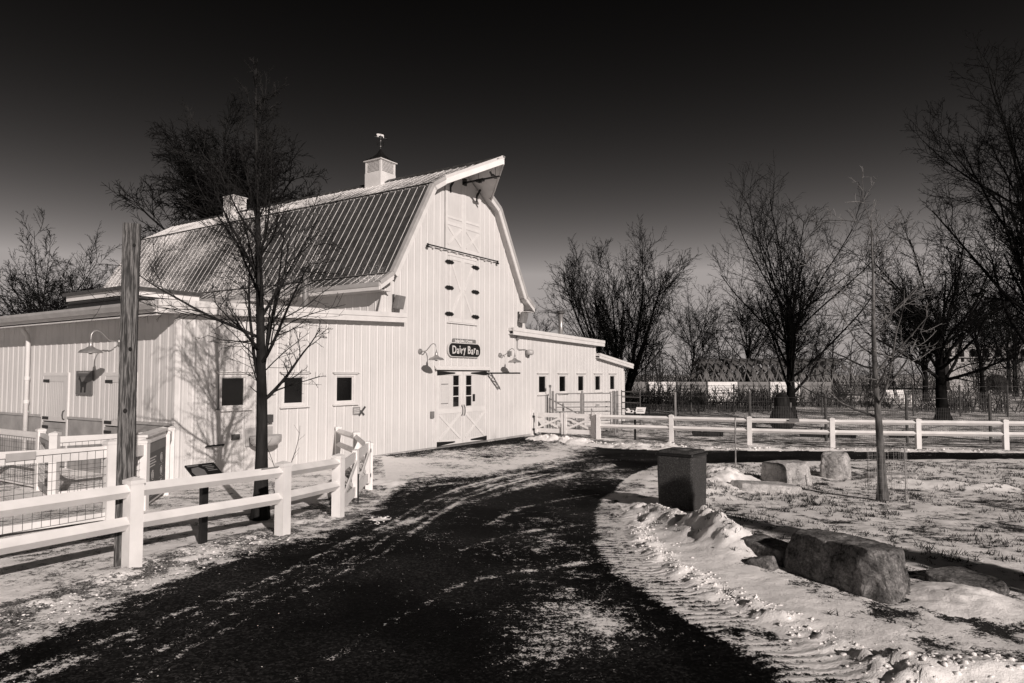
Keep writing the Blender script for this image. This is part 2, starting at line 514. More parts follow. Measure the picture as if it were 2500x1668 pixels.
# ================================================================== the ground
ROAD = [(-4.2, -60), (-3.8, 4), (-3.68, 5.29), (-3.59, 5.76), (-3.5, 6.38), (-3.36, 7.08), (-3.1, 7.69), (-2.75, 8.48), (-2.35, 9.55),
        (-2.3, 11.25), (-2.5, 13.69), (-2.9, 15.81), (-3.65, 19.2), (0.36, 25.4), (1.79, 22.6), (3.02, 21.3), (4.24, 20.7), (8.15, 20.5),
        (13.94, 20.0), (80, 16), (80, 13.5), (12.96, 18.1), (9.4, 18.0), (7.07, 17.85), (4.98, 17.55), (3.58, 17.1), (2.7, 15.5),
        (2.15, 14.0), (1.85, 12.5), (1.78, 11.2), (1.55, 9.7), (1.38, 8.3), (1.36, 7.3), (1.62, 6.4), (2.05, 5.2), (2.75, 3), (5, -60)]
def axis(lo, hi, core0, core1, step, growth, cap=80.0):
    out = list(np.arange(core0, core1, step)); 
    x = core1; s = step
    while x < hi:
        out.append(x); s = min(s * (1 + (growth if abs(x) < 28 else 0.09)), cap); x += s
    out.append(hi)
    x = core0; s = step; neg = []
    while x > lo:
        s = min(s * (1 + (growth if abs(x) < 28 else 0.09)), cap); x -= s; neg.append(max(x, lo))
    return np.array(neg[::-1] + out)
def build_ground():
    xs = axis(-2500, 2500, -4.4, 4.8, 0.045, 0.016, 60)
    a = list(np.arange(4.0, 8.0, 0.034)); y = 8.0; s = 0.034
    while y < 3200:
        a.append(y); s = max(s, 0.0056 * y) if y < 30 else s * 1.08; y += s
    b = []; y = 4.0; s = 0.1
    while y > -400:
        y -= s; s *= 1.25; b.append(y)
    ys = np.array(b[::-1] + a)
    X, Y = np.meshgrid(xs, ys); sh = X.shape
    X = X.ravel(); Y = Y.ravel()
    # lie of the land
    t = sstep(7, 14, Y)
    Z = -0.25 * t - 0.05 * np.clip((Y - 16) / 8, 0, 1)
    Z = np.where(Y > 60, Z + 0.0 * Y, Z)
    near = (np.abs(X) < 30) & (Y > -5) & (Y < 45)
    snow = np.full(X.shape, 0.78); base = np.full(X.shape, 2.0); tread = np.zeros(X.shape); arc = np.zeros(X.shape)
    # far park: thin snow over rough grass
    far = Y > 24
    snow[far] = 0.52 + 0.35 * fbm(X[far] * 0.2, Y[far] * 0.2, 3)
    road = inpoly(X, Y, ROAD)
    i = np.where(near)[0]
    x, y = X[i], Y[i]; z = Z[i].copy()
    sn = snow[i].copy(); ba = base[i].copy(); tr = np.zeros(len(i)); ac = np.zeros(len(i))
    rd = road[i]
    big = fbm(x * 0.7, y * 0.7, 4); med = fbm(x * 3.1 + 5, y * 3.1, 4); fin = fbm(x * 9 + 2, y * 9, 3)
    dl, _, _ = polydist(x, y, ROAD[1:13])                       # left road edge
    dr, _, sr = polydist(x, y, ROAD[22:36])                     # right road edge and the branch's near side
    dfar, _, _ = polydist(x, y, ROAD[14:20])
    left = (~rd) & (x < 0) & (y < 20)
    lawn = (~rd) & (x > 0.5) & (y < 19.5)
    verge = (~rd) & (x > 0.2) & (y >= 19.5)
    # --- yard between fence and barn: packed thin snow over gravel
    sn[left] = 0.66 + 0.18 * big[left] + 0.12 * med[left]; ba[left] = 1.0
    k = left & (dl < 0.9)
    sn[k] = 0.50 + 0.28 * med[k] + 0.12 * big[k]
    z += np.where(left, 0.012 * med + 0.006 * fin, 0)
    z += np.where(left, 0.035 * np.exp(-((dl - 0.55) / 0.22) ** 2) * np.clip(0.6 + 1.3 * med, 0, 2), 0)
    # --- lawn: drifted snow with grass showing
    sn[lawn] = 0.68 + 0.34 * big[lawn] + 0.34 * med[lawn]
    z += np.where(lawn, 0.05 * sstep(0, 0.5, dr) + 0.03 * big + 0.014 * med, 0)
    k = lawn & (dr < 0.75) & (y < 12)
    sn[k] = 0.84
    # --- verge in front of the far fence
    sn[verge] = 0.50 + 0.2 * big[verge] + 0.25 * med[verge]; ba[verge] = 1.0
    k = verge & (dfar < 0.8)
    sn[k] += 0.28 * (1 - dfar[k] / 0.8)
    z += np.where(verge, 0.06 * np.exp(-((dfar - 0.35) / 0.25) ** 2) * np.clip(0.6 + 1.6 * med, 0, 2), 0)
    # --- road
    ba[rd] = 0.0
    rs = 0.205 + 0.06 * big + 0.06 * med - 0.05 * sstep(-0.6, -1.6, x) * sstep(13.5, 11.5, y)
    rs += 0.24 * np.exp(-(dl / 0.22) ** 2) + 0.14 * np.exp(-(dl / 0.7) ** 2) * (1 + 1.5 * med)
    # scattered snow on the right half of the drive
    rs += 0.23 * np.exp(-((x - 0.5) / 0.62) ** 2) * sstep(12.8, 9.5, y) * sstep(4.6, 6.0, y) * np.clip(0.8 + 1.0 * big + 0.7 * med, 0, 2)
    rs += 0.17 * np.exp(-((x - 0.25) / 0.6) ** 2 - ((y - 5.2) / 0.6) ** 2)
    # curving tyre streaks left by cars turning in from the road to the doors
    A_ = [(-3.6, 3.6), (-3.21, 4.97), (-2.82, 5.81), (-2.33, 6.93), (-1.69, 9.73), (-1.50, 12.03), (-1.05, 13.69), (-0.2, 15.2)]
    B_ = [(-2.6, 3.6), (-2.34, 5.16), (-2.04, 6.08), (-1.45, 7.79), (-1.16, 10.12), (-0.85, 12.4), (-0.2, 14.0), (0.8, 15.6)]
    def shift(pl, dx): return [(px + dx, py) for px, py in pl]
    for pl, wdt, amp in ((A_, 0.06, 0.30), (shift(A_, 0.16), 0.07, 0.20), (B_, 0.06, 0.27), (shift(B_, -0.2), 0.07, 0.18), (shift(A_, 0.42), 0.25, 0.10), (shift(B_, 0.35), 0.2, 0.10),
                         ([(-1.6, 4.2), (-0.95, 5.7), (-0.55, 6.55), (-0.24, 6.85), (0.25, 7.12), (1.0, 7.5)], 0.06, 0.24),
                         ([(-0.6, 7.9), (0.0, 8.9), (0.7, 9.4), (1.2, 9.7)], 0.07, 0.17),
                         ([(-0.3, 9.6), (0.1, 11.2), (0.9, 12.2), (1.6, 12.9)], 0.08, 0.19),
                         ([(-1.7, 9.2), (-0.9, 11.6), (0.1, 13.6), (1.3, 15.4), (2.6, 17.2), (4.4, 18.6), (9, 18.9)], 0.12, 0.17),
                         ([(-1.9, 13.8), (-0.7, 14.6), (0.6, 16.2), (1.6, 18.2), (3.0, 19.6), (6, 19.9), (14, 19.3)], 0.13, 0.18)):
        dd, _, _ = polydist(x, y, pl)
        rs += amp * np.exp(-(dd / wdt) ** 2) * np.clip(0.9 + 0.35 * med, 0.4, 1.4)
    # salted, frosty apron in front of the doors
    ap = np.exp(-(((x + 0.4) * 0.56 + (y - 19.4) * 0.83) / 5.2) ** 2 - (((x + 0.4) * 0.83 - (y - 19.4) * 0.56) / 2.0) ** 2)
    rs += 0.27 * sstep(0.12, 0.55, ap) * (1 + 0.4 * med) + 0.15 * sstep(12.5, 15, y) * sstep(24, 17, y) * np.clip(1 + big, 0, 2) * (x < 3)
    dd, _, _ = polydist(x, y, [(-2.75, 18.3), (-2.2, 16.7), (-1.25, 15.75), (-0.26, 16.1), (0.7, 18.6), (1.6, 21.6)])
    rs += 0.16 * np.exp(-(dd / 0.4) ** 2)
    # branch towards the right: wet, with a few white streaks along it
    br = rd & (x > 2.6) & (y > 16.5)
    rs = np.where(br, 0.12 + 0.34 * sstep(0.15, 0.5, perlin(x * 0.25, y * 2.6)), rs)
    rs += 0.22 * np.exp(-((dr - 0.0) / 0.22) ** 2) * br
    sn = np.where(rd, rs, sn)
    z += np.where(rd, 0.006 * big, 0)
    # --- tractor tread in the packed snow along the right edge
    TR = [(2.45, 3.0), (2.02, 4.7), (1.80, 5.4), (1.52, 6.2), (1.28, 7.0), (1.24, 8.2), (1.42, 9.6), (1.62, 11.0), (1.9, 12.3), (2.4, 13.6)]
    dt, at, st = polydist(x, y, TR)
    w = sstep(0.40, 0.18, dt)
    tr = w * sstep(12.5, 11, y); ac = at + 0.25 * dt * st
    sn = np.where(rd | lawn, np.maximum(sn, 0.16 + 0.44 * w + 0.25 * med * w + 0.12 * big * w), sn)
    z += 0.02 * w
    # clods thrown up along the tread's outer side and a ploughed heap by the bin
    dp, _, _ = polydist(x, y, [(2.85, 3.2), (2.42, 4.8), (2.15, 5.5), (1.85, 6.3), (1.58, 7.2), (1.58, 8.2), (1.74, 9.4)])
    rg = np.exp(-(dp / 0.13) ** 2)
    z += rg * np.clip(0.045 + 0.07 * med + 0.05 * fin, 0, 0.16)
    sn = np.maximum(sn, 0.9 * (rg > 0.35))
    for pl, wd, hh in (([(1.85, 10.3), (2.1, 9.55), (2.35, 8.9), (2.5, 7.9)], 0.33, 0.20), ([(2.35, 8.6), (2.5, 7.6)], 0.25, 0.10),
                       ([(4.4, 14.6), (4.37, 14.1), (4.2, 13.6)], 0.55, 0.30), ([(3.4, 12.4), (3.7, 12.9)], 0.5, 0.12),
                       ([(2.6, 4.5), (3.1, 4.45), (3.6, 4.4)], 0.26, 0.14), ([(7.6, 14.0), (9.2, 13.2)], 0.4, 0.12),
                       ([(3.75, 5.9), (4.0, 6.2)], 0.3, 0.10)):
        dd, _, _ = polydist(x, y, pl)
        e = np.exp(-(dd / wd) ** 2)
        z += e * hh * np.clip(0.85 + 0.42 * med + 0.22 * fin, 0.2, 2)
        sn = np.maximum(sn, 0.95 * (e > 0.3))
    # heaps pushed against the far verge and near the barn gate
    for (px, py, rr, hh) in ((1.2, 24.2, 0.7, 0.16), (2.2, 23.4, 0.6, 0.14), (4.0, 22.0, 0.5, 0.10), (4.9, 21.7, 0.4, 0.14), (-2.55, 14.3, 0.35, 0.06), (-1.9, 10.0, 0.14, 0.03)):
        e = np.exp(-((x - px) ** 2 + (y - py) ** 2) / rr ** 2)
        z += e * hh * np.clip(0.8 + 1.2 * med, 0.2, 2); sn = np.maximum(sn, 0.9 * (e > 0.35))
    Z[i] = z; snow[i] = sn; base[i] = ba; tread[i] = tr; arc[i] = ac
    ny, nx = sh
    idx = np.arange(ny * nx).reshape(sh)
    F = np.stack([idx[:-1, :-1], idx[:-1, 1:], idx[1:, 1:], idx[1:, :-1]], -1).reshape(-1, 4)
    fr = inpoly(X[F].mean(1), Y[F].mean(1), ROAD)
    V = np.stack([X, Y, Z], 1)
    for nm, k in (('ground', ~fr), ('road', fr)):
        f = F[k]; u, inv = np.unique(f.ravel(), return_inverse=True)
        me = np_mesh(nm, V[u], inv.reshape(-1, 4), 'snowy_ground', True)
        for an, arr in (('snow', snow), ('base', base), ('tread', tread), ('arc', arc)):
            at_ = me.attributes.new(an, 'FLOAT', 'POINT')
            at_.data.foreach_set('value', np.ascontiguousarray(arr[u], np.float32))
        o = link(nm, me); o['kind'] = 'structure'
    return xs, ys, Z.reshape(sh)
GXS, GYS, GZ = build_ground()
def gz(x, y):
    i = int(np.clip(np.searchsorted(GXS, x) - 1, 0, len(GXS) - 2)); j = int(np.clip(np.searchsorted(GYS, y) - 1, 0, len(GYS) - 2))
    fx = (x - GXS[i]) / (GXS[i + 1] - GXS[i]); fy = (y - GYS[j]) / (GYS[j + 1] - GYS[j])
    return float((GZ[j, i] * (1 - fx) + GZ[j, i + 1] * fx) * (1 - fy) + (GZ[j + 1, i] * (1 - fx) + GZ[j + 1, i + 1] * fx) * fy)

# ================================================================== the barn
BO = Vector((-1.65, 22.34, -0.25))
BU = Vector((math.cos(ROT), math.sin(ROT), 0)); BV = Vector((-math.sin(ROT), math.cos(ROT), 0))
def W(x, y, z):
    return BO + BU * x + BV * y + Vector((0, 0, z))
XC = 0.05
barn = thing('barn', 'white gambrel-roofed dairy barn with low side wings and a pointed hay hood', 'barn', BO, ROT)

def gambrel(x):
    a = abs(x - XC)
    if a <= 1.85: return 9.17 - a * (1.09 / 1.85)
    if a <= 3.6: return 8.08 - (a - 1.85) * (2.95 / 1.75)
    return 5.13 - (a - 3.6) * (0.35 / 0.55)
def wing_top(x):
    if x < 0: return 3.74 + (x + 10.3) * 0.0366
    if x < 9.9: return 3.94 - (x - 2.79) * 0.0222
    return 3.24 - (x - 9.51) * 0.1164
def front_top(x):
    if abs(x - XC) <= 3.7:
        return gambrel(x) - 0.16
    return wing_top(x) - 0.10

WIN = [-8.41, -6.74, -5.08, 5.24, 6.88, 8.53, 10.19, 11.76]
OPEN = [(c - 0.36, c + 0.36, 1.48, 2.26) for c in WIN]
OPEN += [(-1.29, 1.41, -0.3, 2.40), (-0.70, 0.72, 3.94, 6.08), (-0.93, 1.03, 6.27, 9.2)]

def subtract(z0, z1, cuts):
    segs = [(z0, z1)]
    for c0, c1 in cuts:
        nx = []
        for a, b in segs:
            if c1 <= a or c0 >= b: nx.append((a, b)); continue
            if c0 > a: nx.append((a, c0))
            if c1 < b: nx.append((c1, b))
        segs = nx
    return [s for s in segs if s[1] - s[0] > 0.01]

def siding(name, x0, x1, zb, ztop, openings, mapf, pitch=0.305, phase=0.0):
    """one board (a ribbed pan) per pitch; mapf(x, d, z): along the wall, outward, up"""
    wall = bpy.data.objects.new(name, None); C.objects.link(wall); wall.parent = barn; wall.empty_display_size = 0.1
    k0 = math.floor((x0 - phase) / pitch); n = 0
    xa = x0
    rng = random.Random(len(name))
    while xa < x1 - 1e-4:
        k0 += 1
        xb = min(phase + k0 * pitch, x1)
        if xb - xa < 0.02: continue
        edges = sorted(set([xa, xb] + [e for o in openings for e in o[:2] if xa < e < xb]))
        j = rng.uniform(-0.0015, 0.0015)
        full = [o[2:] for o in openings if o[0] <= xa + 0.035 and o[1] >= xb - 0.005]
        for lo, hi in subtract(zb, 99, full):
            mb = MB()
            for a, b in zip(edges[:-1], edges[1:]):
                mid = (a + b) / 2
                cuts = [o[2:] for o in openings if o[0] < mid < o[1]]
                for s0, s1 in subtract(lo, hi, cuts):
                    ta = min(s1, ztop(a)); tb = min(s1, ztop(b))
                    if ta - s0 < 0.02 and tb - s0 < 0.02: continue
                    ta = max(ta, s0 + 0.005); tb = max(tb, s0 + 0.005)
                    a2, b2 = a + (0.001 if a == xa else 0), b - (0.001 if b == xb else 0)
                    mb.hexa([mapf(a2, j, s0), mapf(b2, j, s0), mapf(b2, -0.02, s0), mapf(a2, -0.02, s0),
                             mapf(a2, j, ta), mapf(b2, j, tb), mapf(b2, -0.02, tb), mapf(a2, -0.02, ta)])
            # the raised rib on the seam, and two faint stiffening ribs in the pan
            for rx, w, dp in ((xa + 0.04, 0.036, 0.016), (xa + 0.12, 0.012, 0.0035), (xa + 0.215, 0.012, 0.0035)):
                if rx + w > xb: continue
                cuts = [o[2:] for o in openings if o[0] - 0.03 < rx < o[1] + 0.03]
                for s0, s1 in subtract(lo, hi, cuts):
                    t = min(s1, ztop(rx))
                    if t - s0 < 0.03: continue
                    q = w * (0.2 if w > 0.02 else 0.45)
                    prof = [(rx - w, 0.0005), (rx - q, dp), (rx + q, dp), (rx + w, 0.0005)]
                    mb.add([mapf(px, pd, s0) for px, pd in prof] + [mapf(px, pd, t) for px, pd in prof],
                           [(0, 1, 5, 4), (1, 2, 6, 5), (2, 3, 7, 6), (4, 5, 6, 7), (3, 2, 1, 0)])
            if mb.v:
                mb.build('board', 'siding', wall)
        xa = xb
    return wall

fm = lambda x, dd, z: (x, -dd, z)
siding('front_wall', -9.75, 13.06, 0.02, front_top, OPEN, fm, phase=XC)
# left end wall of the wing (faces -x) and the barn flank above the wing roof
LDOORS = [(4.57, 5.80), (1.55, 2.78), (9.2, 10.4)]
LOPEN = [(a - 0.06, b + 0.06, 0.0, 2.30) for a, b in LDOORS]
siding('wing_end_wall', 0.0, 12.5, 1.24, lambda y: 3.62, LOPEN, lambda y, dd, z: (-9.75 - dd, y, z))
siding('flank_wall', 0.0, 16.4, 3.7, lambda y: 5.02, [], lambda y, dd, z: (XC - 3.69 - dd, y, z))
# hidden far sides kept simple but solid
MB().box((XC + 3.66, 0.03, 0), (XC + 3.72, 16.4, 5.0)).build('far_flank', 'siding', barn)
MB().box((-9.7, 12.5, 0), (XC - 3.7, 12.56, 3.7)).build('rear_wall', 'siding', barn)
MB().box((XC + 3.7, 9.0, 0), (13.0, 9.06, 2.5)).build('rear_wall', 'siding', barn)
MB().box((13.0, 0.02, 0), (13.06, 9.0, 2.42)).build('wing_end_wall', 'siding', barn)
MB().box((9.84, 0.04, 2.6), (9.9, 9.0, 3.6)).build('step_wall', 'siding', barn)
gp = [(XC - 3.66, 16.4, 0), (XC + 3.66, 16.4, 0), (XC + 3.66, 16.4, 4.95), (XC + 1.85, 16.4, 7.95), (XC, 16.4, 9.0), (XC - 1.85, 16.4, 7.95), (XC - 3.66, 16.4, 4.95)]
MB().prism(gp, (0, 0.06, 0)).build('rear_gable', 'siding', barn)
# corner trims
for x0, zt in ((-9.80, 3.6), (13.02, 2.42)):
    MB().box((x0, -0.028, 0.0), (x0 + 0.09, 0.06, zt)).build('corner_trim', 'trim', barn)
MB().box((XC - 3.735, -0.028, 4.02), (XC - 3.66, 0.05, 4.86)).build('corner_trim', 'trim', barn)
MB().box((XC + 3.66, -0.028, 3.95), (XC + 3.735, 0.05, 4.86)).build('corner_trim', 'trim', barn)
MB().box((9.84, -0.028, 2.0 + 1.2), (9.93, 0.05, 3.62)).build('corner_trim', 'trim', barn)
# plinth under the front siding
MB().box((-9.74, 0.0, -0.25), (-1.32, 0.1, 0.018)).box((1.44, 0.0, -0.25), (13.0, 0.1, 0.018)).build('plinth', 'kick', barn)

# ------------------------------------------------------------------ windows
def window(c):
    w = MB()
    for a, b in (((c - 0.36, -0.012, 1.48), (c - 0.30, 0.07, 2.26)), ((c + 0.30, -0.012, 1.48), (c + 0.36, 0.07, 2.26)),
                 ((c - 0.30, -0.012, 2.20), (c + 0.30, 0.07, 2.26)), ((c - 0.30, -0.012, 1.48), (c + 0.30, 0.07, 1.54))):
        w.box(a, b)
    f = w.build('window', 'trim', barn)
    s = MB()
    for a, b in (((c - 0.30, 0.02, 1.54), (c - 0.275, 0.05, 2.20)), ((c + 0.275, 0.02, 1.54), (c + 0.30, 0.05, 2.20)),
                 ((c - 0.275, 0.02, 2.175), (c + 0.275, 0.05, 2.20)), ((c - 0.275, 0.02, 1.54), (c + 0.275, 0.05, 1.565))):
        s.box(a, b)
    s.build('sash', 'trim', f)
    MB().box((c - 0.28, 0.045, 1.56), (c + 0.28, 0.055, 2.18)).build('pane', 'glass', f)
    MB().box((c - 0.44, -0.075, 1.445), (c + 0.44, -0.002, 1.478)).build('sill', 'trim', f)
    MB().box((c - 0.42, -0.05, 2.262), (c + 0.42, -0.002, 2.30)).box((c - 0.46, -0.085, 2.30), (c + 0.46, -0.002, 2.325)).build('head_trim', 'trim', f)
for c in WIN: window(c)

# ------------------------------------------------------------------ roof
def roof_pt(a, side, lift=0.0):
    """a = distance out from the ridge in plan; lift along the slope normal"""
    z = gambrel(XC + a)
    if a <= 1.85: n = (0.508, 0.861)
    elif a <= 3.6: n = (0.86, 0.51)
    else: n = (0.537, 0.844)
    return XC + side * (a + n[0] * lift), z + n[1] * lift
YF, YR = -0.25, 16.65
def hood_lim(y):
    return 1.25 * (y + 1.6) / 1.35
# deck with the projecting hay hood, soffit underneath
def slab(outline, th):
    """outline = (a, y) points on one slope; th = thickness"""
    return outline
for side in (-1, 1):
    d1 = MB()
    up = [(0.0, YR), (1.85, YR), (1.85, YF), (1.25, YF), (0.0, -1.6)]
    top = [(lambda q, y: (q[0], y, q[1]))(roof_pt(a, side, -0.012), y) for a, y in up]
    bot = [(p[0], p[1], p[2] - 0.13) for p in top]
    n = len(up); fs = [tuple(range(n)), tuple(range(2 * n - 1, n - 1, -1))] + [(i, n + i, n + (i + 1) % n, (i + 1) % n) for i in range(n)]
    d1.add(top + bot, fs)
    d1.build('roof_deck', 'soffit', barn)
    for a0, a1 in ((1.85, 3.6), (3.6, 4.13)):
        (xa, za), (xb, zb) = roof_pt(a0 + 1e-6, side, -0.012), roof_pt(a1, side, -0.012)
        tx_, tz_ = ((0.86, 0.51) if a0 < 3 else (0.537, 0.844)); th = 0.10
        ix, iz = -side * tx_ * th, -tz_ * th
        MB().hexa([(xa + ix, YF, za + iz), (xb + ix, YF, zb + iz), (xb + ix, YR, zb + iz), (xa + ix, YR, za + iz),
                   (xa, YF, za), (xb, YF, zb), (xb, YR, zb), (xa, YR, za)]).build('roof_deck', 'soffit', barn)

def slope_panel(a0, a1, side, y, w, clip=None, rib=True, drift=0.0):
    """one roof pan from a0 (upper) to a1 (lower) with its rib and a white strip painting the sunlit glint of the rib"""
    mb = MB()
    l0 = a1 if clip is None else min(a1, max(0.0, clip(y)))
    l1 = a1 if clip is None else min(a1, max(0.0, clip(y + w)))
    def P(a, yy, h): 
        x, z = roof_pt(min(max(a, a0 + 1e-6), a1 - 1e-6) if True else a, side, h); return (x, yy, z)
    la, lb = max(l0, a0 + 0.01), max(l1, a0 + 0.01)
    mb.hexa([P(a0, y, 0.0), P(la, y, 0.0), P(lb, y + w, 0.0), P(a0, y + w, 0.0), P(a0, y, 0.012), P(la, y, 0.012), P(lb, y + w, 0.012), P(a0, y + w, 0.012)])
    if rib and la - a0 > 0.08:
        h = 0.028
        mb.hexa([P(a0, y, 0.0121), P(la, y, 0.0121), P(la, y + 0.05, 0.0121), P(a0, y + 0.05, 0.0121),
                 P(a0, y + 0.014, h), P(la, y + 0.014, h), P(la, y + 0.036, h), P(a0, y + 0.036, h)])
        for ry in (0.12, 0.205):
            mb.hexa([P(a0, y + ry, 0.0121), P(la, y + ry, 0.0121), P(la, y + ry + 0.024, 0.0121), P(a0, y + ry + 0.024, 0.0121),
                     P(a0, y + ry + 0.007, 0.016), P(la, y + ry + 0.007, 0.016), P(la, y + ry + 0.017, 0.016), P(a0, y + ry + 0.017, 0.016)])
        # sunlit glint of the rib side, painted as a white strip in snow colour
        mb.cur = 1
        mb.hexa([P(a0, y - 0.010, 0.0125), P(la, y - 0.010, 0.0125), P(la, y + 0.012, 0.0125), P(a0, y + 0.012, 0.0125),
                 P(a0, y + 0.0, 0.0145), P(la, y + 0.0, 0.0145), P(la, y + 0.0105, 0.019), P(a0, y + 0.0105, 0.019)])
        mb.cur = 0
    return mb
def set_drift(me, val):
    a = me.attributes.new('drift', 'FLOAT', 'POINT')
    a.data.foreach_set('value', np.array([val(v.co) for v in me.vertices], np.float32))
PITCH = 0.305
roofs = {}
for side in (-1, 1):
    for key, nm in (('upper', 'upper_roof_slope'), ('lower', 'lower_roof_slope'), ('skirt', 'roof_skirt')):
        e = bpy.data.objects.new(nm, None); C.objects.link(e); e.parent = barn; e.empty_display_size = 0.1; roofs[(side, key)] = e
dr_low = lambda p: -0.03 + 0.012 * max(p.y, 0) + 0.02 * (8.0 - p.z)
dr_up = lambda p: 0.16 + 0.008 * max(p.y, 0)
for side in (-1, 1):
    y = YF
    while y < YR - 0.05:
        w = min(PITCH, YR - y)
        for key, a0, a1, dr in (('upper', 0.0, 1.86, dr_up), ('lower', 1.86, 3.6, dr_low), ('skirt', 3.6, 4.14, lambda p: 0.12)):
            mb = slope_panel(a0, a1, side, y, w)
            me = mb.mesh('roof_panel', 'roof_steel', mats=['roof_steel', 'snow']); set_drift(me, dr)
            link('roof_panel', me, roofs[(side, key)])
        y += PITCH
    y = YF - PITCH
    while y > -1.6 - PITCH:
        w = PITCH
        y0 = max(y, -1.6); w = y + PITCH - y0
        if w > 0.02:
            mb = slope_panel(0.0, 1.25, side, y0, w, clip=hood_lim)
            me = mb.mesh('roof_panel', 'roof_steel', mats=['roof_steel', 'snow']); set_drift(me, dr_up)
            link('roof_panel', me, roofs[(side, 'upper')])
        y -= PITCH
# ridge cap, break flashings
rc = MB()
for side in (-1, 1):
    x1, z1 = roof_pt(0.16, side, 0.05); x0, z0 = XC, 9.17 + 0.075
    rc.hexa([(x0, -1.64, z0 - 0.02), (x1, -1.5, z1 - 0.02), (x1, YR, z1 - 0.02), (x0, YR, z0 - 0.02), (x0, -1.64, z0), (x1, -1.5, z1), (x1, YR, z1), (x0, YR, z0)])
rc.build('ridge_cap', 'roof_steel', barn)
for side in (-1, 1):
    x0, z0 = roof_pt(1.83, side, 0.055); x1, z1 = roof_pt(1.95, side, 0.055)
    MB().bar((x0, YF, z0), (x0, YR, z0), 0.1, 0.02).build('break_flashing', 'dark_metal', barn)
    x0, z0 = roof_pt(3.6, side, 0.05)
    MB().bar((x0, YF, z0), (x0, YR, z0), 0.07, 0.02).build('break_flashing', 'galv_dull', barn)
# rake boards and grey edge flashing, left and right of the gable
def rake(side):
    pts = [(4.13, YF), (3.6, YF), (1.85, YF), (1.25, YF), (0.0, -1.6)]
    P = []
    for a, y in pts:
        x, z = roof_pt(a, side, 0.0); P.append(Vector((x, y, z)))
    for i in range(4):
        p, q = P[i], P[i + 1]
        hgt = 0.19 if i < 3 else 0.21
        dn = Vector((0, 0, -hgt)) if i in (0, 3) else Vector((-side * hgt * (0.86 if i == 1 else 0.5), 0, -hgt * (0.51 if i == 1 else 0.86)))
        out = Vector((0, -0.035, 0)) if i < 3 else Vector((-side * 0.026, -0.026, 0)) * 1.0
        if i == 3: out = Vector((side * 0.025, -0.025, 0))
        mb = MB(); mb.hexa([p + dn, q + dn, q + dn + out, p + dn + out, p, q, q + out, p + out])
        mb.build('fascia', 'trim', barn)
        # flashing strip lapping onto the roof
        nrm = Vector((side * 0.5, 0, 0.86)) if i >= 2 else (Vector((side * 0.86, 0, 0.51)) if i == 1 else Vector((side * 0.54, 0, 0.84)))
        lap = Vector((0, 0.10, 0)) if i < 3 else Vector((-side * 0.07, 0.07, side * 0)) 
        if i == 3: lap = Vector((-side * 0.05, 0.05, 0.05 * 0.59))
        o2 = out * 1.3
        mb = MB(); a_, b_ = p + nrm * 0.052, q + nrm * 0.052
        mb.hexa([a_ + o2, b_ + o2, b_ + lap, a_ + lap, a_ + o2 + nrm * 0.012, b_ + o2 + nrm * 0.012, b_ + lap + nrm * 0.012, a_ + lap + nrm * 0.012])
        e_, f_ = p - nrm * 0.05, q - nrm * 0.05
        mb.hexa([e_ + out * 1.02, f_ + out * 1.02, f_ + o2, e_ + o2, a_ + out * 1.02, b_ + out * 1.02, b_ + o2, a_ + o2])
        mb.build('edge_flashing', 'trim_grey' if i < 3 else 'trim', barn)
rake(-1); rake(1)
for side in (-1, 1):
    x, z = roof_pt(4.13, side, 0.0)
    MB().box((x, YF, z - 0.20), (x + side * 0.03, YR, z - 0.10)).build('eave_fascia', 'trim', barn)
    MB().box((x, YF, z - 0.098), (x + side * 0.045, YR, z + 0.03)).build('eave_flashing', 'trim_grey', barn)
    MB().box((x - side * 0.48, YF + 0.03, z - 0.20), (x - side * 0.002, YR, z - 0.18)).build('soffit', 'soffit', barn)
# hay track under the hood
ht = thing('hay_track', 'black hay trolley rail hanging under the pointed roof hood', 'hay track', W(XC, 0, 8.60), ROT)
MB().bar((0, -0.03, 0), (0, -1.46, 0), 0.05, 0.05).build('rail', 'black_metal', ht)
MB().bar((-0.17, -1.28, 0.03), (0.17, -1.20, 0.03), 0.09, 0.07).bar((-0.12, -1.22, 0.08), (-0.22, -1.24, 0.12), 0.05, 0.05).build('cross_bar', 'black_metal', ht)
MB().box((-0.05, -0.84, -0.06), (0.05, -0.55, 0.03)).box((-0.03, -0.74, -0.10), (0.03, -0.64, -0.06)).build('trolley', 'black_metal', ht)
for yy in (-0.62, -1.30):
    MB().tube([(0, yy, 0.0), (0, yy, 0.46)], 0.008, 5).build('hanger', 'black_metal', ht)
MB().box((-0.1, -0.09, -0.09), (0.1, -0.005, 0.14)).build('wall_bracket', 'black_metal', ht)
# stays from the rake soffit to the wall
for sx in (-1, 1):
    o = MB().bar((XC + sx * 0.72, -0.02, 8.28), (XC + sx * 0.72, -0.2, 8.52), 0.05, 0.05).bar((XC + sx * 0.72, -0.04, 8.12), (XC + sx * 0.72, -0.04, 8.30), 0.06, 0.03).build('stay', 'black_metal', barn)

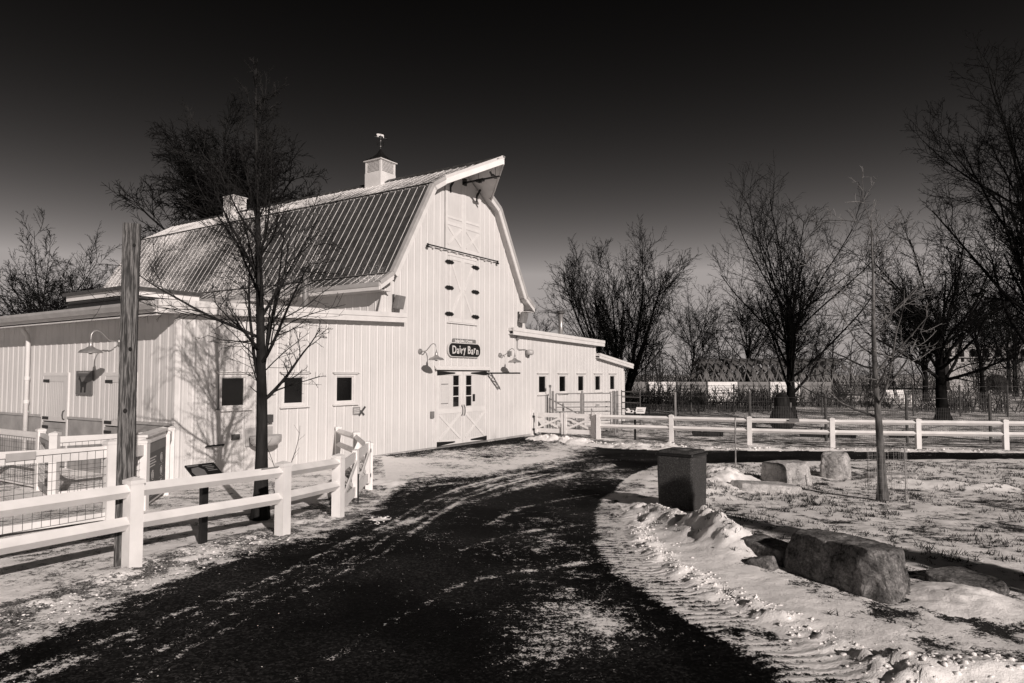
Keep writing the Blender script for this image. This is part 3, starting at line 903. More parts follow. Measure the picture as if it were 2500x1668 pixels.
# ------------------------------------------------------------------ upper sliding doors
def leaf_upper(x0, x1):
    zt = lambda x: gambrel(x) - 0.19
    m = MB()
    pts = [(x0, -0.03, 6.27), (x1, -0.03, 6.27)] + ([(x1, -0.03, zt(x1)), (x0, -0.03, zt(x0))])
    m.prism([(p[0], 0.0, p[2]) for p in pts], (0, -0.03, 0))
    d_ = m.build('loft_door', 'siding', barn)
    w = 0.11; e = -0.031
    def strip(a, b, c, dd, nm='rail', th=0.014):
        MB().box((a, e - th, c), (b, e, dd)).build(nm, 'trim', d_)
    strip(x0, x0 + w, 6.27, min(zt(x0), zt(x0 + w)) - 0.02, 'stile'); strip(x1 - w, x1, 6.27, min(zt(x1), zt(x1 - w)) - 0.02, 'stile')
    strip(x0 + w, x1 - w, 6.27, 6.39); strip(x0 + w, x1 - w, 7.06, 7.16); strip(x0 + w, x1 - w, 7.28, 7.36)
    for s in (0, 1):
        p = (x0 + w + 0.02, e - 0.008 - 0.004 * s, 6.43 if s else 7.02); q = (x1 - w - 0.02, e - 0.008 - 0.004 * s, 7.02 if s else 6.43)
        MB().bar(p, q, 0.014, 0.09, up=(0, 0, 1)).build('brace', 'trim', d_)
    return d_
leaf_upper(-0.925, 0.045); leaf_upper(0.055, 1.025)
MB().box((-0.945, -0.05, 6.27), (-0.927, -0.001, 8.38)).build('jamb', 'trim_grey', barn)
# iron guide rail below the loft doors
gr = thing('guide_rail', 'thin black iron guide rail across the gable below the loft doors', 'rail', W(0.05, -0.09, 6.22), ROT)
MB().bar((-1.9, 0, 0.02), (1.92, 0, 0.02), 0.03, 0.035).build('rail', 'black_metal', gr)
for sx in (-1.9, 1.92):
    MB().bar((sx, 0.03, -0.05), (sx, -0.03, -0.05), 0.09, 0.05).bar((sx, 0, -0.06), (sx, 0, 0.05), 0.04, 0.04).build('end_stop', 'black_metal', gr)
for k in range(9):
    sx = -1.6 + 0.4 * k
    MB().box((sx - 0.03, 0.0, -0.05), (sx + 0.03, 0.088, -0.02)).build('bracket', 'trim', gr)

# ------------------------------------------------------------------ hay doors with six black strap hinges
MB().box((-0.76, -0.03, 6.08), (0.78, 0.02, 6.15)).build('door_head', 'trim', barn)
MB().box((-0.80, -0.06, 3.90), (0.82, 0.02, 3.94)).build('door_sill', 'trim', barn)
for s in (-1, 1):
    x0, x1 = (-0.695, 0.005) if s < 0 else (0.015, 0.715)
    hd = MB().box((x0, -0.012, 3.95), (x1, 0.02, 6.07)).build('hay_door', 'siding', barn)
    e = -0.013
    for a, b, c, q, nm in ((x0, x0 + 0.09, 3.95, 6.07, 'stile'), (x1 - 0.09, x1, 3.95, 6.07, 'stile'), (x0 + 0.09, x1 - 0.09, 3.95, 4.07, 'rail'), (x0 + 0.09, x1 - 0.09, 5.95, 6.07, 'rail')):
        MB().box((a, e - 0.016, c), (b, e, q)).build(nm, 'trim', hd)
    xi0, xi1 = x0 + 0.11, x1 - 0.11
    if s > 0:
        MB().bar((xi0, e - 0.009, 5.02), (xi1, e - 0.009, 5.9), 0.016, 0.09).build('brace', 'trim', hd)
        MB().bar((xi0, e - 0.009, 4.9), (xi1, e - 0.009, 4.12), 0.016, 0.09).build('brace', 'trim', hd)
    else:
        MB().bar((xi0, e - 0.009, 5.9), (xi1, e - 0.009, 5.02), 0.016, 0.09).build('brace', 'trim', hd)
        MB().bar((xi0, e - 0.009, 4.12), (xi1, e - 0.009, 4.9), 0.016, 0.09).build('brace', 'trim', hd)
    hx = x0 if s < 0 else x1
    for hz in (4.19, 5.03, 5.86):
        prof = [(-0.22, 0), (-0.20, 0.03), (-0.17, 0.03), (-0.15, 0.06), (-0.03, 0.06), (0, 0.075), (0.03, 0.06), (0.15, 0.06), (0.17, 0.03), (0.20, 0.03), (0.22, 0)]
        poly = [(hx + a, -0.032, hz + b) for a, b in prof] + [(hx + a, -0.032, hz - b) for a, b in prof[-2:0:-1]]
        MB().prism(poly, (0, -0.014, 0)).build('hinge', 'black_metal', hd)

# ------------------------------------------------------------------ main double doors
MB().box((-1.40, -0.10, 2.43), (1.52, 0.02, 2.50)).hexa([(-1.42, -0.13, 2.40), (1.54, -0.13, 2.40), (1.54, -0.10, 2.40), (-1.42, -0.10, 2.40), (-1.42, -0.13, 2.44), (1.54, -0.13, 2.44), (1.54, -0.02, 2.53), (-1.42, -0.02, 2.53)]).build('door_head', 'trim', barn)
for x in (-1.335, 1.415):
    MB().box((x, -0.025, 0.0), (x + 0.04, 0.06, 2.40)).build('door_jamb', 'trim', barn)
MB().box((-1.29, -0.06, -0.05), (1.41, 0.05, 0.012)).build('threshold', 'galv_dull', barn)
def main_leaf(s):
    x0, x1 = (-1.28, 0.05) if s < 0 else (0.07, 1.40)
    wx = (-0.44, -0.13) if s < 0 else (0.25, 0.56)
    px = (-1.13, -0.60) if s < 0 else (0.72, 1.25)
    d_ = MB(); y0, y1 = 0.0, 0.045
    for a, b, c, q in ((x0, wx[0], 0.03, 2.37), (wx[1], x1, 0.03, 2.37), (wx[0], wx[1], 0.03, 1.22), (wx[0], wx[1], 2.22, 2.37)):
        d_.box((a, y0, c), (b, y1, q))
    D = d_.build('door', 'siding', barn)
    zz = [1.22, 1.553, 1.887, 2.22]
    for i in range(3):
        MB().box((wx[0], 0.02, zz[i] + 0.012), (wx[1], 0.03, zz[i + 1] - 0.012)).build('pane', 'glass', D)
    for i in (1, 2):
        MB().box((wx[0], 0.004, zz[i] - 0.014), (wx[1], 0.034, zz[i] + 0.014)).build('muntin', 'trim', D)
    def st(a, b, c, q, nm, th=0.018):
        MB().box((a, -th, c), (b, -0.0005, q)).build(nm, 'trim', D)
    st(x0, x0 + 0.11, 0.03, 2.37, 'stile'); st(x1 - 0.11, x1, 0.03, 2.37, 'stile')
    st(x0 + 0.11, x1 - 0.11, 2.24, 2.37, 'rail'); st(x0 + 0.11, x1 - 0.11, 1.02, 1.16, 'rail'); st(x0 + 0.11, x1 - 0.11, 0.03, 0.17, 'rail')
    # plank panel beside the panes
    n = 6; w = (px[1] - px[0]) / n
    for i in range(n):
        MB().box((px[0] + i * w + 0.004, -0.008, 1.22), (px[0] + (i + 1) * w - 0.004, -0.0005, 2.20)).build('plank', 'siding', D)
    n = 9; w = (x1 - x0 - 0.22) / n
    for i in range(n):
        MB().box((x0 + 0.11 + i * w + 0.004, -0.007, 0.17), (x0 + 0.11 + (i + 1) * w - 0.004, -0.0005, 1.02)).build('plank', 'siding', D)
    a, b = x0 + 0.13, x1 - 0.13
    MB().bar((a, -0.015, 0.20), (b, -0.015, 0.99), 0.014, 0.085).build('brace', 'trim', D)
    MB().bar((a, -0.019, 0.99), (b, -0.019, 0.20), 0.014, 0.085).build('brace', 'trim', D)
    hx, dx = (x0, 1) if s < 0 else (x1, -1)
    for hz in (2.30, 0.10):
        poly = [(hx, -0.019, hz - 0.075), (hx, -0.019, hz + 0.065), (hx + dx * 0.88, -0.019, hz + 0.022), (hx + dx * 0.93, -0.019, hz), (hx + dx * 0.88, -0.019, hz - 0.022)]
        MB().prism(poly, (0, -0.012, 0)).build('strap_hinge', 'black_metal', D)
    kx = 0.0 if s < 0 else 0.12
    MB().tube([(kx, -0.018, 1.22), (kx, -0.06, 1.19), (kx, -0.07, 1.08), (kx, -0.06, 0.97), (kx, -0.018, 0.94)], 0.011, 6).box((kx - 0.02, -0.024, 1.20), (kx + 0.02, -0.018, 1.27)).box((kx - 0.02, -0.024, 0.90), (kx + 0.02, -0.018, 0.96)).build('handle', 'black_metal', D)
    if s < 0:
        for z in (1.33, 1.94):
            MB().box((-1.07, -0.02, z), (-0.72, -0.009, z + 0.022)).build('bolt', 'galv_dull', D)
    else:
        MB().box((0.61, -0.012, 1.36), (0.74, -0.0085, 1.60)).build('notice', 'sign_black', D)
main_leaf(-1); main_leaf(1)
MB().box((-1.60, -0.07, 0.92), (-1.46, -0.022, 1.12)).build('door_opener_box', 'grey_paint', barn)

# ------------------------------------------------------------------ wing roofs, fascias, gutter
def shed(x0, z0, x1, z1, y0, y1, fas=0.25):
    MB().hexa([(x0, y0, z0 - 0.10), (x1, y0, z1 - 0.10), (x1, y1, z1 - 0.10), (x0, y1, z0 - 0.10), (x0, y0, z0), (x1, y0, z1), (x1, y1, z1), (x0, y1, z0)]).build('wing_roof', 'soffit', barn)
    h2 = fas * 0.44
    MB().hexa([(x0, y0 - 0.035, z0 - fas), (x1, y0 - 0.035, z1 - fas), (x1, y0 - 0.001, z1 - fas), (x0, y0 - 0.001, z0 - fas), (x0, y0 - 0.035, z0 - h2), (x1, y0 - 0.035, z1 - h2), (x1, y0 - 0.001, z1 - h2), (x0, y0 - 0.001, z0 - h2)]).build('fascia', 'trim', barn)
    MB().hexa([(x0, y0 - 0.055, z0 - h2 + 0.003), (x1, y0 - 0.055, z1 - h2 + 0.003), (x1, y0 - 0.001, z1 - h2 + 0.003), (x0, y0 - 0.001, z0 - h2 + 0.003), (x0, y0 - 0.055, z0 + 0.02), (x1, y0 - 0.055, z1 + 0.02), (x1, y0 + 0.12, z1 + 0.02), (x0, y0 + 0.12, z0 + 0.02)]).build('drip_edge', 'trim', barn)
    MB().hexa([(x0, y0 + 0.001, z0 - fas + 0.02), (x1, y0 + 0.001, z1 - fas + 0.02), (x1, 0.0, z1 - fas + 0.02), (x0, 0.0, z0 - fas + 0.02), (x0, y0 + 0.001, z0 - fas + 0.04), (x1, y0 + 0.001, z1 - fas + 0.04), (x1, 0.0, z1 - fas + 0.04), (x0, 0.0, z0 - fas + 0.04)]).build('soffit', 'soffit', barn)
shed(-10.30, 3.74, -2.92, 4.01, -0.2, 0.4); shed(-10.30, 3.74, XC - 3.73, 3.985, 0.401, 12.7)
shed(2.79, 3.94, 10.44, 3.77, -0.2, 0.4); shed(XC + 3.73, 3.918, 10.44, 3.77, 0.401, 9.2)
shed(9.93, 3.19, 13.72, 2.75, -0.2, 9.2, 0.21)
# left eave: fascia, K-style gutter, sloped soffit
MB().box((-10.33, -0.19, 3.50), (-10.302, 12.7, 3.64)).build('eave_fascia', 'trim', barn)
gt = MB(); prof = [(-10.335, 3.56), (-10.40, 3.56), (-10.45, 3.66), (-10.45, 3.72), (-10.335, 3.72)]
gt.prism([(a, -0.22, b) for a, b in prof], (0, 12.9, 0)).build('gutter', 'trim_grey', barn)
MB().hexa([(-10.30, -0.16, 3.44), (-9.76, -0.16, 3.52), (-9.76, 12.6, 3.52), (-10.30, 12.6, 3.44), (-10.30, -0.16, 3.47), (-9.76, -0.16, 3.55), (-9.76, 12.6, 3.55), (-10.30, 12.6, 3.47)]).build('soffit', 'soffit', barn)
dp = MB().tube([(-10.02, 6.54, 3.50), (-9.98, 6.54, 3.38), (-9.88, 6.54, 3.25), (-9.86, 6.54, 3.1), (-9.86, 6.54, 0.1)], 0.055, 10).build('downpipe', 'trim', barn, smooth=True)
for z in (2.15, 1.55):
    MB().lathe([(0.056, -0.05), (0.064, -0.04), (0.064, 0.04), (0.056, 0.05)], (-9.86, 6.54, z), 12).build('collar', 'trim', dp)
# Dutch doors and kick panels on the wing end wall
for a, b in LDOORS:
    f = MB()
    f.box((-9.79, a - 0.06, 0.0), (-9.73, a, 2.30)).box((-9.79, b, 0.0), (-9.73, b + 0.06, 2.30)).box((-9.79, a, 2.22), (-9.73, b, 2.30))
    DD = f.build('dutch_door', 'trim', barn)
    for z0, z1, nm in ((1.10, 2.215, 'upper_leaf'), (0.03, 1.07, 'lower_leaf')):
        L = MB()
        L.box((-9.765, a + 0.01, z0), (-9.735, b - 0.01, z1))
        for c, q, e, h in ((a + 0.01, a + 0.16, z0, z1), (b - 0.16, b - 0.01, z0, z1), (a + 0.16, b - 0.16, z1 - 0.14, z1), (a + 0.16, b - 0.16, z0, z0 + 0.12)):
            L.box((-9.785, c, e), (-9.766, q, h))
        n = 10; w = (b - a - 0.32) / n
        for i in range(n):
            L.box((-9.775, a + 0.16 + i * w + 0.006, z0 + 0.12), (-9.7655, a + 0.16 + (i + 1) * w - 0.006, z1 - 0.14))
        L.build(nm, 'siding' if z0 > 1 else 'kick', DD)
        for hz in (z0 + 0.07, z1 - 0.12):
            MB().box((-9.797, b - 0.32, hz - 0.035), (-9.786, b - 0.01, hz + 0.035)).build('strap_hinge', 'black_metal', DD)
    hy = a + 0.09
    MB().tube([(-9.786, hy, 1.38), (-9.83, hy, 1.35), (-9.84, hy, 1.27), (-9.83, hy, 1.19), (-9.786, hy, 1.16)], 0.011, 6).build('handle', 'black_metal', DD)
prev = 0.03
for a, b in sorted(LDOORS) + [(12.5, 12.5)]:
    MB().box((-9.775, prev + 0.01, 0.0), (-9.735, a - 0.07, 1.18)).build('kick_panel', 'kick', barn)
    MB().box((-9.80, prev + 0.01, 1.185), (-9.735, a - 0.07, 1.238)).build('ledge', 'trim_grey', barn)
    prev = b + 0.06

# ------------------------------------------------------------------ cupolas
def cupola(y, vane):
    root = bpy.data.objects.new('cupola', None); C.objects.link(root); root.parent = barn; root.location = (XC, y, 8.74 if vane else 8.82); root.scale = ((0.88 if vane else 0.76),) * 3; root.empty_display_size = 0.1
    s = 0.44
    MB().box((-s, -s, 0), (s, s, 0.84)).build('cupola_base', 'trim', root)
    z0, z1 = 0.84, 1.30
    for sx in (-1, 1):
        for sy in (-1, 1):
            MB().box((sx * (s - 0.10), sy * (s - 0.10), z0), (sx * (s - 0.01), sy * (s - 0.01), z1)).build('corner_post', 'trim', root)
    MB().box((-s + 0.06, -s + 0.06, z0), (s - 0.06, s - 0.06, z1)).build('core', 'soffit', root)
    n = 9; dz_ = (z1 - z0) / n
    for k in range(n):
        z = z0 + k * dz_
        m = MB()
        q = s - 0.10
        for sg_ in (-1, 1):
            i_, o_ = sg_ * (s - 0.058), sg_ * (s - 0.018)
            A = [(i_, z + dz_ * 0.95), (o_, z + 0.004), (o_, z + 0.02), (i_, z + dz_ * 1.05)]
            m.prism([(a_, -q, b_) for a_, b_ in A], (0, 2 * q, 0)); m.prism([(-q, a_, b_) for a_, b_ in A], (2 * q, 0, 0))
        m.build('louvre', 'trim', root)
    MB().box((-s, -s, z1), (s, s, z1 + 0.03)).box((-s - 0.05, -s - 0.05, z1 + 0.03), (s + 0.05, s + 0.05, z1 + 0.075)).build('cornice', 'trim', root)
    prof = [(0.52, 0.077), (0.36, 0.17), (0.22, 0.28), (0.11, 0.41), (0.04, 0.56), (0.015, 0.62)]
    vs = []; fs = []
    for r, z in prof:
        vs += [(-r, -r, z1 + z), (r, -r, z1 + z), (r, r, z1 + z), (-r, r, z1 + z)]
    for i in range(len(prof) - 1):
        for k in range(4):
            fs.append((4 * i + k, 4 * i + (k + 1) % 4, 4 * i + 4 + (k + 1) % 4, 4 * i + 4 + k))
    fs += [(3, 2, 1, 0), (20, 21, 22, 23)]
    MB().add(vs, fs).build('cupola_roof', 'black_metal', root)
    if vane:
        zt = z1 + 0.6
        v = MB(); v.tube([(0, 0, zt), (0, 0, zt + 0.62)], 0.013, 6)
        v.bar((-0.16, 0, zt + 0.26), (0.16, 0, zt + 0.26), 0.012, 0.012).bar((0, -0.16, zt + 0.26), (0, 0.16, zt + 0.26), 0.012, 0.012)
        for a, b in ((-0.19, 0), (0.19, 0), (0, -0.19), (0, 0.19)):
            v.bar((a, b, zt + 0.20), (a, b, zt + 0.33), 0.03, 0.02)
            v.bar((a - 0.03, b - 0.02, zt + 0.205), (a + 0.03, b + 0.02, zt + 0.325), 0.016, 0.016)
        v.bar((-0.24, 0.12, zt + 0.50), (0.24, -0.12, zt + 0.50), 0.014, 0.014)
        v.bar((0.24, -0.12, zt + 0.44), (0.24, -0.12, zt + 0.56), 0.012, 0.05)
        v.build('weathervane', 'black_metal', root)
        for zz in (0.13, 0.36):
            MB().lathe([(0.004, -0.03), (0.022, -0.02), (0.03, 0), (0.022, 0.02), (0.004, 0.03)], (0, 0, zt + zz), 10).build('vane_ball', 'galv', root, smooth=True)
        # gilt cow on the arrow
        cow = [(-0.16, 0), (-0.15, 0.07), (-0.18, 0.09), (-0.17, 0.12), (-0.13, 0.14), (0.10, 0.14), (0.13, 0.12), (0.14, 0.0), (0.11, 0.0), (0.10, 0.06), (-0.08, 0.06), (-0.09, 0.0), (-0.11, 0.0), (-0.115, 0.06), (-0.13, 0.06), (-0.135, 0)]
        MB().prism([(a * 0.89, -a * 0.45, zt + 0.51 + b) for a, b in cow], (0.008, 0.016, 0)).build('vane_cow', 'galv', root)
cupola(3.75, True); cupola(12.25, False)

# ------------------------------------------------------------------ flues and roof monitor
def flue(name, label, x, y, z0, z1, r, mat):
    t = thing(name, label, 'flue pipe', W(x, y, z0), ROT)
    MB().lathe([(r, 0), (r, z1 - z0 - 0.1)], (0, 0, 0), 16).build('pipe', mat, t, smooth=True)
    MB().lathe([(r * 1.25, z1 - z0 - 0.13), (r * 1.75, z1 - z0 - 0.10), (r * 1.75, z1 - z0 - 0.02), (r * 0.5, z1 - z0 + 0.03)], (0, 0, 0), 16).build('cap', 'black_metal' if mat != 'galv' else 'dark_metal', t)
    MB().lathe([(r * 1.8, -0.02), (r * 1.1, 0.08)], (0, 0, 0), 16).build('flashing', 'galv_dull', t)
flue('flue_pipe', 'dull vent pipe with black cap beside the barn eave, behind the branches', -4.75, 2.0, 3.93, 5.30, 0.085, 'galv_dull')
flue('flue_pipe', 'short capped vent stub on the roof of the wing at far left', -8.35, 6.85, 3.78, 4.36, 0.12, 'galv')
flue('flue_pipe', 'tall shiny vent pipe on the roof of the right wing', 10.0, 1.8, 3.76, 5.20, 0.11, 'galv')
mo = thing('roof_monitor', 'low stepped roof vent on the left wing behind the timber post', 'roof vent', W(-8.2, 4.7, 3.80), ROT)
MB().box((-0.9, -1.5, 0), (0.9, 1.5, 0.36)).build('curb', 'dark_metal', mo)
for k in range(3):
    MB().box((-0.97, -1.57, 0.06 + 0.11 * k), (0.97, 1.57, 0.10 + 0.11 * k)).build('louvre', 'black_metal', mo)
MB().box((-0.93, -1.53, 0.38), (0.93, 1.53, 0.52)).build('lens', 'panel_white', mo)
MB().box((-1.0, -1.6, 0.52), (1.0, 1.6, 0.60)).build('lid', 'dark_metal', mo)

# ------------------------------------------------------------------ things hung on the barn
def lamp(label, x, y, z, face):
    """face = extra turn: 0 looks out of the front, -90 out of the left end"""
    t = thing('gooseneck_lamp', label, 'lamp', W(x, y, z), ROT + face, 'gooseneck barn lamps')
    MB().tube([(0, 0.0, 0), (0, -0.035, 0)], [0.085, 0.075], 16).tube([(0, -0.03, 0), (0, -0.06, 0)], [0.05, 0.03], 12).build('wall_plate', 'galv', t)
    arm = [(0.0, 0.0), (0.14, 0.0), (0.22, 0.02), (0.31, 0.10), (0.40, 0.19), (0.48, 0.225), (0.55, 0.20), (0.595, 0.13), (0.60, 0.04), (0.60, -0.02)]
    MB().tube([(0, -a - 0.03, b) for a, b in arm], 0.014, 8).build('arm', 'galv', t, smooth=True)
    MB().lathe([(0.022, -0.02), (0.034, -0.03), (0.042, -0.10), (0.05, -0.14)], (0, -0.63, 0), 14).build('neck', 'galv', t, smooth=True)
    prof = [(0.05, -0.135), (0.07, -0.145), (0.10, -0.175), (0.19, -0.205), (0.235, -0.26), (0.24, -0.268), (0.232, -0.268), (0.185, -0.215), (0.10, -0.19), (0.05, -0.16)]
    MB().lathe(prof, (0, -0.63, 0), 28).build('shade', 'galv', t, smooth=True)
    MB().lathe([(0.01, -0.30), (0.035, -0.29), (0.05, -0.26), (0.045, -0.22), (0.03, -0.19)], (0, -0.63, 0), 12).build('bulb', 'porcelain', t, smooth=True)
lamp('gooseneck lamp on the gable left of the black barn sign', -2.10, -0.022, 2.95, 0)
lamp('gooseneck lamp on the gable right of the black barn sign', 2.21, -0.022, 2.94, 0)
lamp('large gooseneck lamp above the goat sign on the left wing end wall', -9.775, 2.18, 2.99, -R(90))

def speaker(label, x, z, tilt):
    t = thing('wall_loudspeaker', label, 'loudspeaker', W(x, -0.02, z), ROT, 'grey loudspeakers high on the gable corners')
    MB().box((-0.02, -0.05, 0.02), (0.02, 0, 0.26)).tube([(0, -0.03, 0.16), (0, -0.16, 0.12)], 0.016, 6).build('bracket', 'dark_metal', t)
    a = R(tilt); ca, sa = math.cos(a), math.sin(a)
    pr = [(-0.13, -0.10), (0.13, -0.10), (0.15, 0.0), (0.09, 0.12), (-0.09, 0.12), (-0.15, 0.0)]
    def f(px, py, pz):
        yy = -0.24 + py; zz = pz
        return (px, -0.24 + (py * math.cos(0.25) - zz * math.sin(0.25)), (py * math.sin(0.25) + zz * math.cos(0.25)) + 0.02)
    m = MB(); vs = [f(px, py, -0.19) for px, py in pr] + [f(px, py, 0.19) for px, py in pr]
    m.add(vs, [(5, 4, 3, 2, 1, 0), (6, 7, 8, 9, 10, 11)] + [(i, (i + 1) % 6, 6 + (i + 1) % 6, 6 + i) for i in range(6)])
    m.build('cabinet', 'galv_dull', t, bevel=0.01)
    m = MB(); gq = [f(-0.11, -0.108, -0.17), f(0.11, -0.108, -0.17), f(0.11, -0.108, 0.17), f(-0.11, -0.108, 0.17)]
    m.prism(gq, (0, 0.007, 0)).build('grille', 'grey_paint', t)
speaker('grey wall loudspeaker at the left corner of the gable', -3.30, 4.30, 10)
speaker('grey wall loudspeaker at the right corner of the gable', 3.42, 4.32, 10)
t = thing('security_light', 'small round security light with bent conduit under the right wing fascia', 'lamp', W(4.0, -0.02, 3.2), ROT)
MB().box((-0.72, -0.06, 0.33), (-0.60, 0, 0.45)).build('junction_box', 'galv_dull', t)
MB().tube([(-0.66, -0.03, 0.34), (-0.66, -0.03, 0.02), (-0.55, -0.03, -0.03), (-0.12, -0.03, -0.01), (-0.06, -0.05, -0.1)], 0.012, 6).build('conduit', 'galv_dull', t)
MB().lathe([(0.07, -0.10), (0.14, -0.06), (0.15, 0.03), (0.11, 0.09), (0.04, 0.11)], (0, -0.16, -0.12), 16).build('lens', 'porcelain', t, smooth=True)
MB().box((-0.06, -0.1, -0.26), (0.08, 0, -0.02)).build('housing', 'galv_dull', t)
MB().box((2.70, -0.10, 2.93), (2.86, -0.022, 3.10)).build('junction_box', 'grey_paint', barn)

# horizontal truss boom beside the doors
bm = thing('truss_boom', 'black horizontal lattice bracket sticking out right of the barn doors', 'bracket', W(1.55, -0.02, 2.30), ROT)
MB().bar((-0.14, 0, 0), (-0.14, -1.25, 0), 0.04, 0.05).build('chord', 'black_metal', bm)
MB().bar((0.14, 0, 0), (0.02, -1.25, 0), 0.04, 0.05).build('chord', 'black_metal', bm)
for k in range(5):
    y0, y1 = -0.25 * k, -0.25 * (k + 1)
    wq = lambda y: (-0.14, 0.14 + 0.12 * y / 1.25)
    p, q = (wq(y0)[0], wq(y1)[1]) if k % 2 == 0 else (wq(y0)[1], wq(y1)[0])
    MB().bar((p, y0, 0), (q, y1, 0), 0.025, 0.03).build('strut', 'black_metal', bm)

# ------------------------------------------------------------------ barn sign
sg = thing('barn_sign', 'black rounded name sign with pale lettering above the barn doors', 'sign', W(0.075, -0.03, 3.05), ROT)
def rrect(w, h, r, n=8):
    pts = []
    for cx_, cz_, a0 in ((w - r, h - r, 0), (-w + r, h - r, 90), (-w + r, -h + r, 180), (w - r, -h + r, 270)):
        for k in range(n + 1):
            a = R(a0 + 90 * k / n); pts.append((cx_ + r * math.cos(a), cz_ + r * math.sin(a)))
    return pts
MB().prism([(a, 0, b) for a, b in rrect(0.87, 0.235, 0.20)][::-1], (0, -0.05, 0)).build('rim', 'sign_text', sg)
MB().prism([(a, -0.0505, b) for a, b in rrect(0.845, 0.21, 0.18)][::-1], (0, -0.012, 0)).build('board_face', 'sign_black', sg)
MB().prism([(a, 0, b + 0.29) for a, b in rrect(0.62, 0.075, 0.05, 4)][::-1], (0, -0.045, 0)).build('top_board', 'grey_paint', sg)
lt = MB(); xx = -0.70
for ch, sz, dz, rt, sx in (('D', 0.36, -0.125, 0.04, 0.86), ('a', 0.34, -0.115, -0.05, 0.80), ('i', 0.34, -0.085, 0.03, 0.85), ('r', 0.34, -0.12, -0.04, 0.80), ('y', 0.34, -0.09, 0.04, 0.80), (' ', 0.3, 0, 0, 0),
                           ('B', 0.36, -0.115, 0.04, 0.86), ('a', 0.34, -0.125, -0.04, 0.80), ('r', 0.34, -0.085, 0.03, 0.80), ('n', 0.34, -0.13, -0.03, 0.80)):
    if ch == ' ': xx += 0.08; continue
    wd = add_letters(lt, ch, sz, (xx, -0.0628, dz), depth=0.01, rot=rt, sx=sx, bold=0.006)
    xx += wd + 0.024
lt.build('lettering', 'sign_text', sg)
lt = MB(); add_letters(lt, 'Judge John J. Crown', 0.125, (-0.53, -0.0455, 0.255), depth=0.006, sx=0.92, bold=0.002)
lt.build('lettering', 'panel_white', sg)

# goat sign
go = thing('goat_sign', 'square grey sign with a dark goat silhouette on the left wing wall', 'sign', W(-9.775, 3.72, 2.06), ROT - R(90))
MB().box((-0.38, -0.03, -0.28), (0.38, 0, 0.28)).build('board_face', 'sign_grey', go)
goat = [(-0.22, 0.12), (-0.25, 0.09), (-0.24, 0.07), (-0.20, 0.07), (-0.16, 0.02), (-0.15, -0.06), (-0.14, -0.10), (-0.15, -0.23), (-0.13, -0.23), (-0.105, -0.12), (-0.10, -0.23), (-0.08, -0.23), (-0.07, -0.10),
        (0.02, -0.10), (0.03, -0.15), (0.02, -0.23), (0.045, -0.23), (0.06, -0.15), (0.065, -0.23), (0.09, -0.23), (0.10, -0.12), (0.12, -0.02), (0.14, 0.02), (0.10, 0.01), (0.0, 0.02), (-0.10, 0.015), (-0.16, 0.09), (-0.18, 0.13), (-0.205, 0.17)]
MB().prism([(a, -0.0305, b) for a, b in goat], (0, -0.006, 0)).build('goat_silhouette', 'sign_black', go)
m = MB()
for k in range(4): m.box((-0.36, -0.033, 0.135 + 0.022 * k), (0.36, -0.0302, 0.141 + 0.022 * k))
m.build('stripes', 'sign_black', go)
m = MB(); rr = random.Random(4); x = -0.26
while x < 0.18:
    w = rr.uniform(0.012, 0.03); m.box((x, -0.033, 0.226), (x + w, -0.0302, 0.226 + rr.uniform(0.022, 0.036))); x += w + 0.009
m.build('text_line', 'sign_mid', go)

# wash basin on the wing wall
sk = thing('wash_basin', 'pale wall-mounted wash basin on the left wing behind the young tree', 'wash basin', W(-7.74, -0.02, 0.62), ROT)
prof = [(0.14, 0.0), (0.30, 0.03), (0.38, 0.09), (0.39, 0.24), (0.37, 0.245), (0.35, 0.11), (0.10, 0.06)]
m = MB(); m.lathe(prof, (0, -0.26, 0), 28, squash=0.66); m.build('bowl', 'porcelain', sk, smooth=True)
MB().box((-0.36, -0.03, 0.0), (0.36, 0, 0.42)).build('back_plate', 'porcelain', sk, bevel=0.01)
MB().tube([(0.03, -0.02, 0.36), (0.03, -0.14, 0.40), (0.03, -0.2, 0.34)], 0.012, 6).build('spout', 'galv', sk)
MB().tube([(0, -0.25, 0.02), (0, -0.25, -0.32), (0, -0.02, -0.36)], 0.02, 8).build('drain_pipe', 'galv_dull', sk)
MB().box((-0.02, -0.12, 0.52), (0.30, -0.002, 0.70)).build('dispenser', 'dark_metal', sk)
hb = thing('handrail_stub', 'short black grab bar on the left wing wall left of the basin', 'grab bar', W(-8.88, -0.02, 0.72), ROT)
MB().tube([(-0.2, -0.02, -0.02), (-0.2, -0.07, 0), (0.2, -0.07, 0), (0.2, -0.02, -0.02)], 0.02, 8).build('bar', 'black_metal', hb)
o = MB().box((-0.1, -0.03, -0.06), (0.1, 0, 0.06)).build('wall_outlet', 'dark_metal', None, W(-8.36, -0.022, 0.86), ROT)
tag(o, 'small dark outlet box on the left wing wall under the first window', 'outlet')
ap = thing('wall_notice', 'small grey notice with a toy plane shape beside the third wing window', 'sign', W(-4.62, -0.024, 1.28), ROT)
MB().box((-0.2, -0.015, -0.10), (0.06, 0, 0.10)).build('board_face', 'sign_mid', ap)
MB().bar((0.02, -0.02, -0.12), (0.24, -0.02, 0.1), 0.02, 0.05).bar((0.06, -0.022, 0.0), (0.2, -0.022, -0.12), 0.02, 0.04).build('plane_shape', 'dark_metal', ap)
m = MB()
for k in range(3): m.box((-0.17, -0.018, -0.06 + 0.05 * k), (0.02, -0.0155, -0.045 + 0.05 * k))
m.build('text_line', 'panel_white', ap)

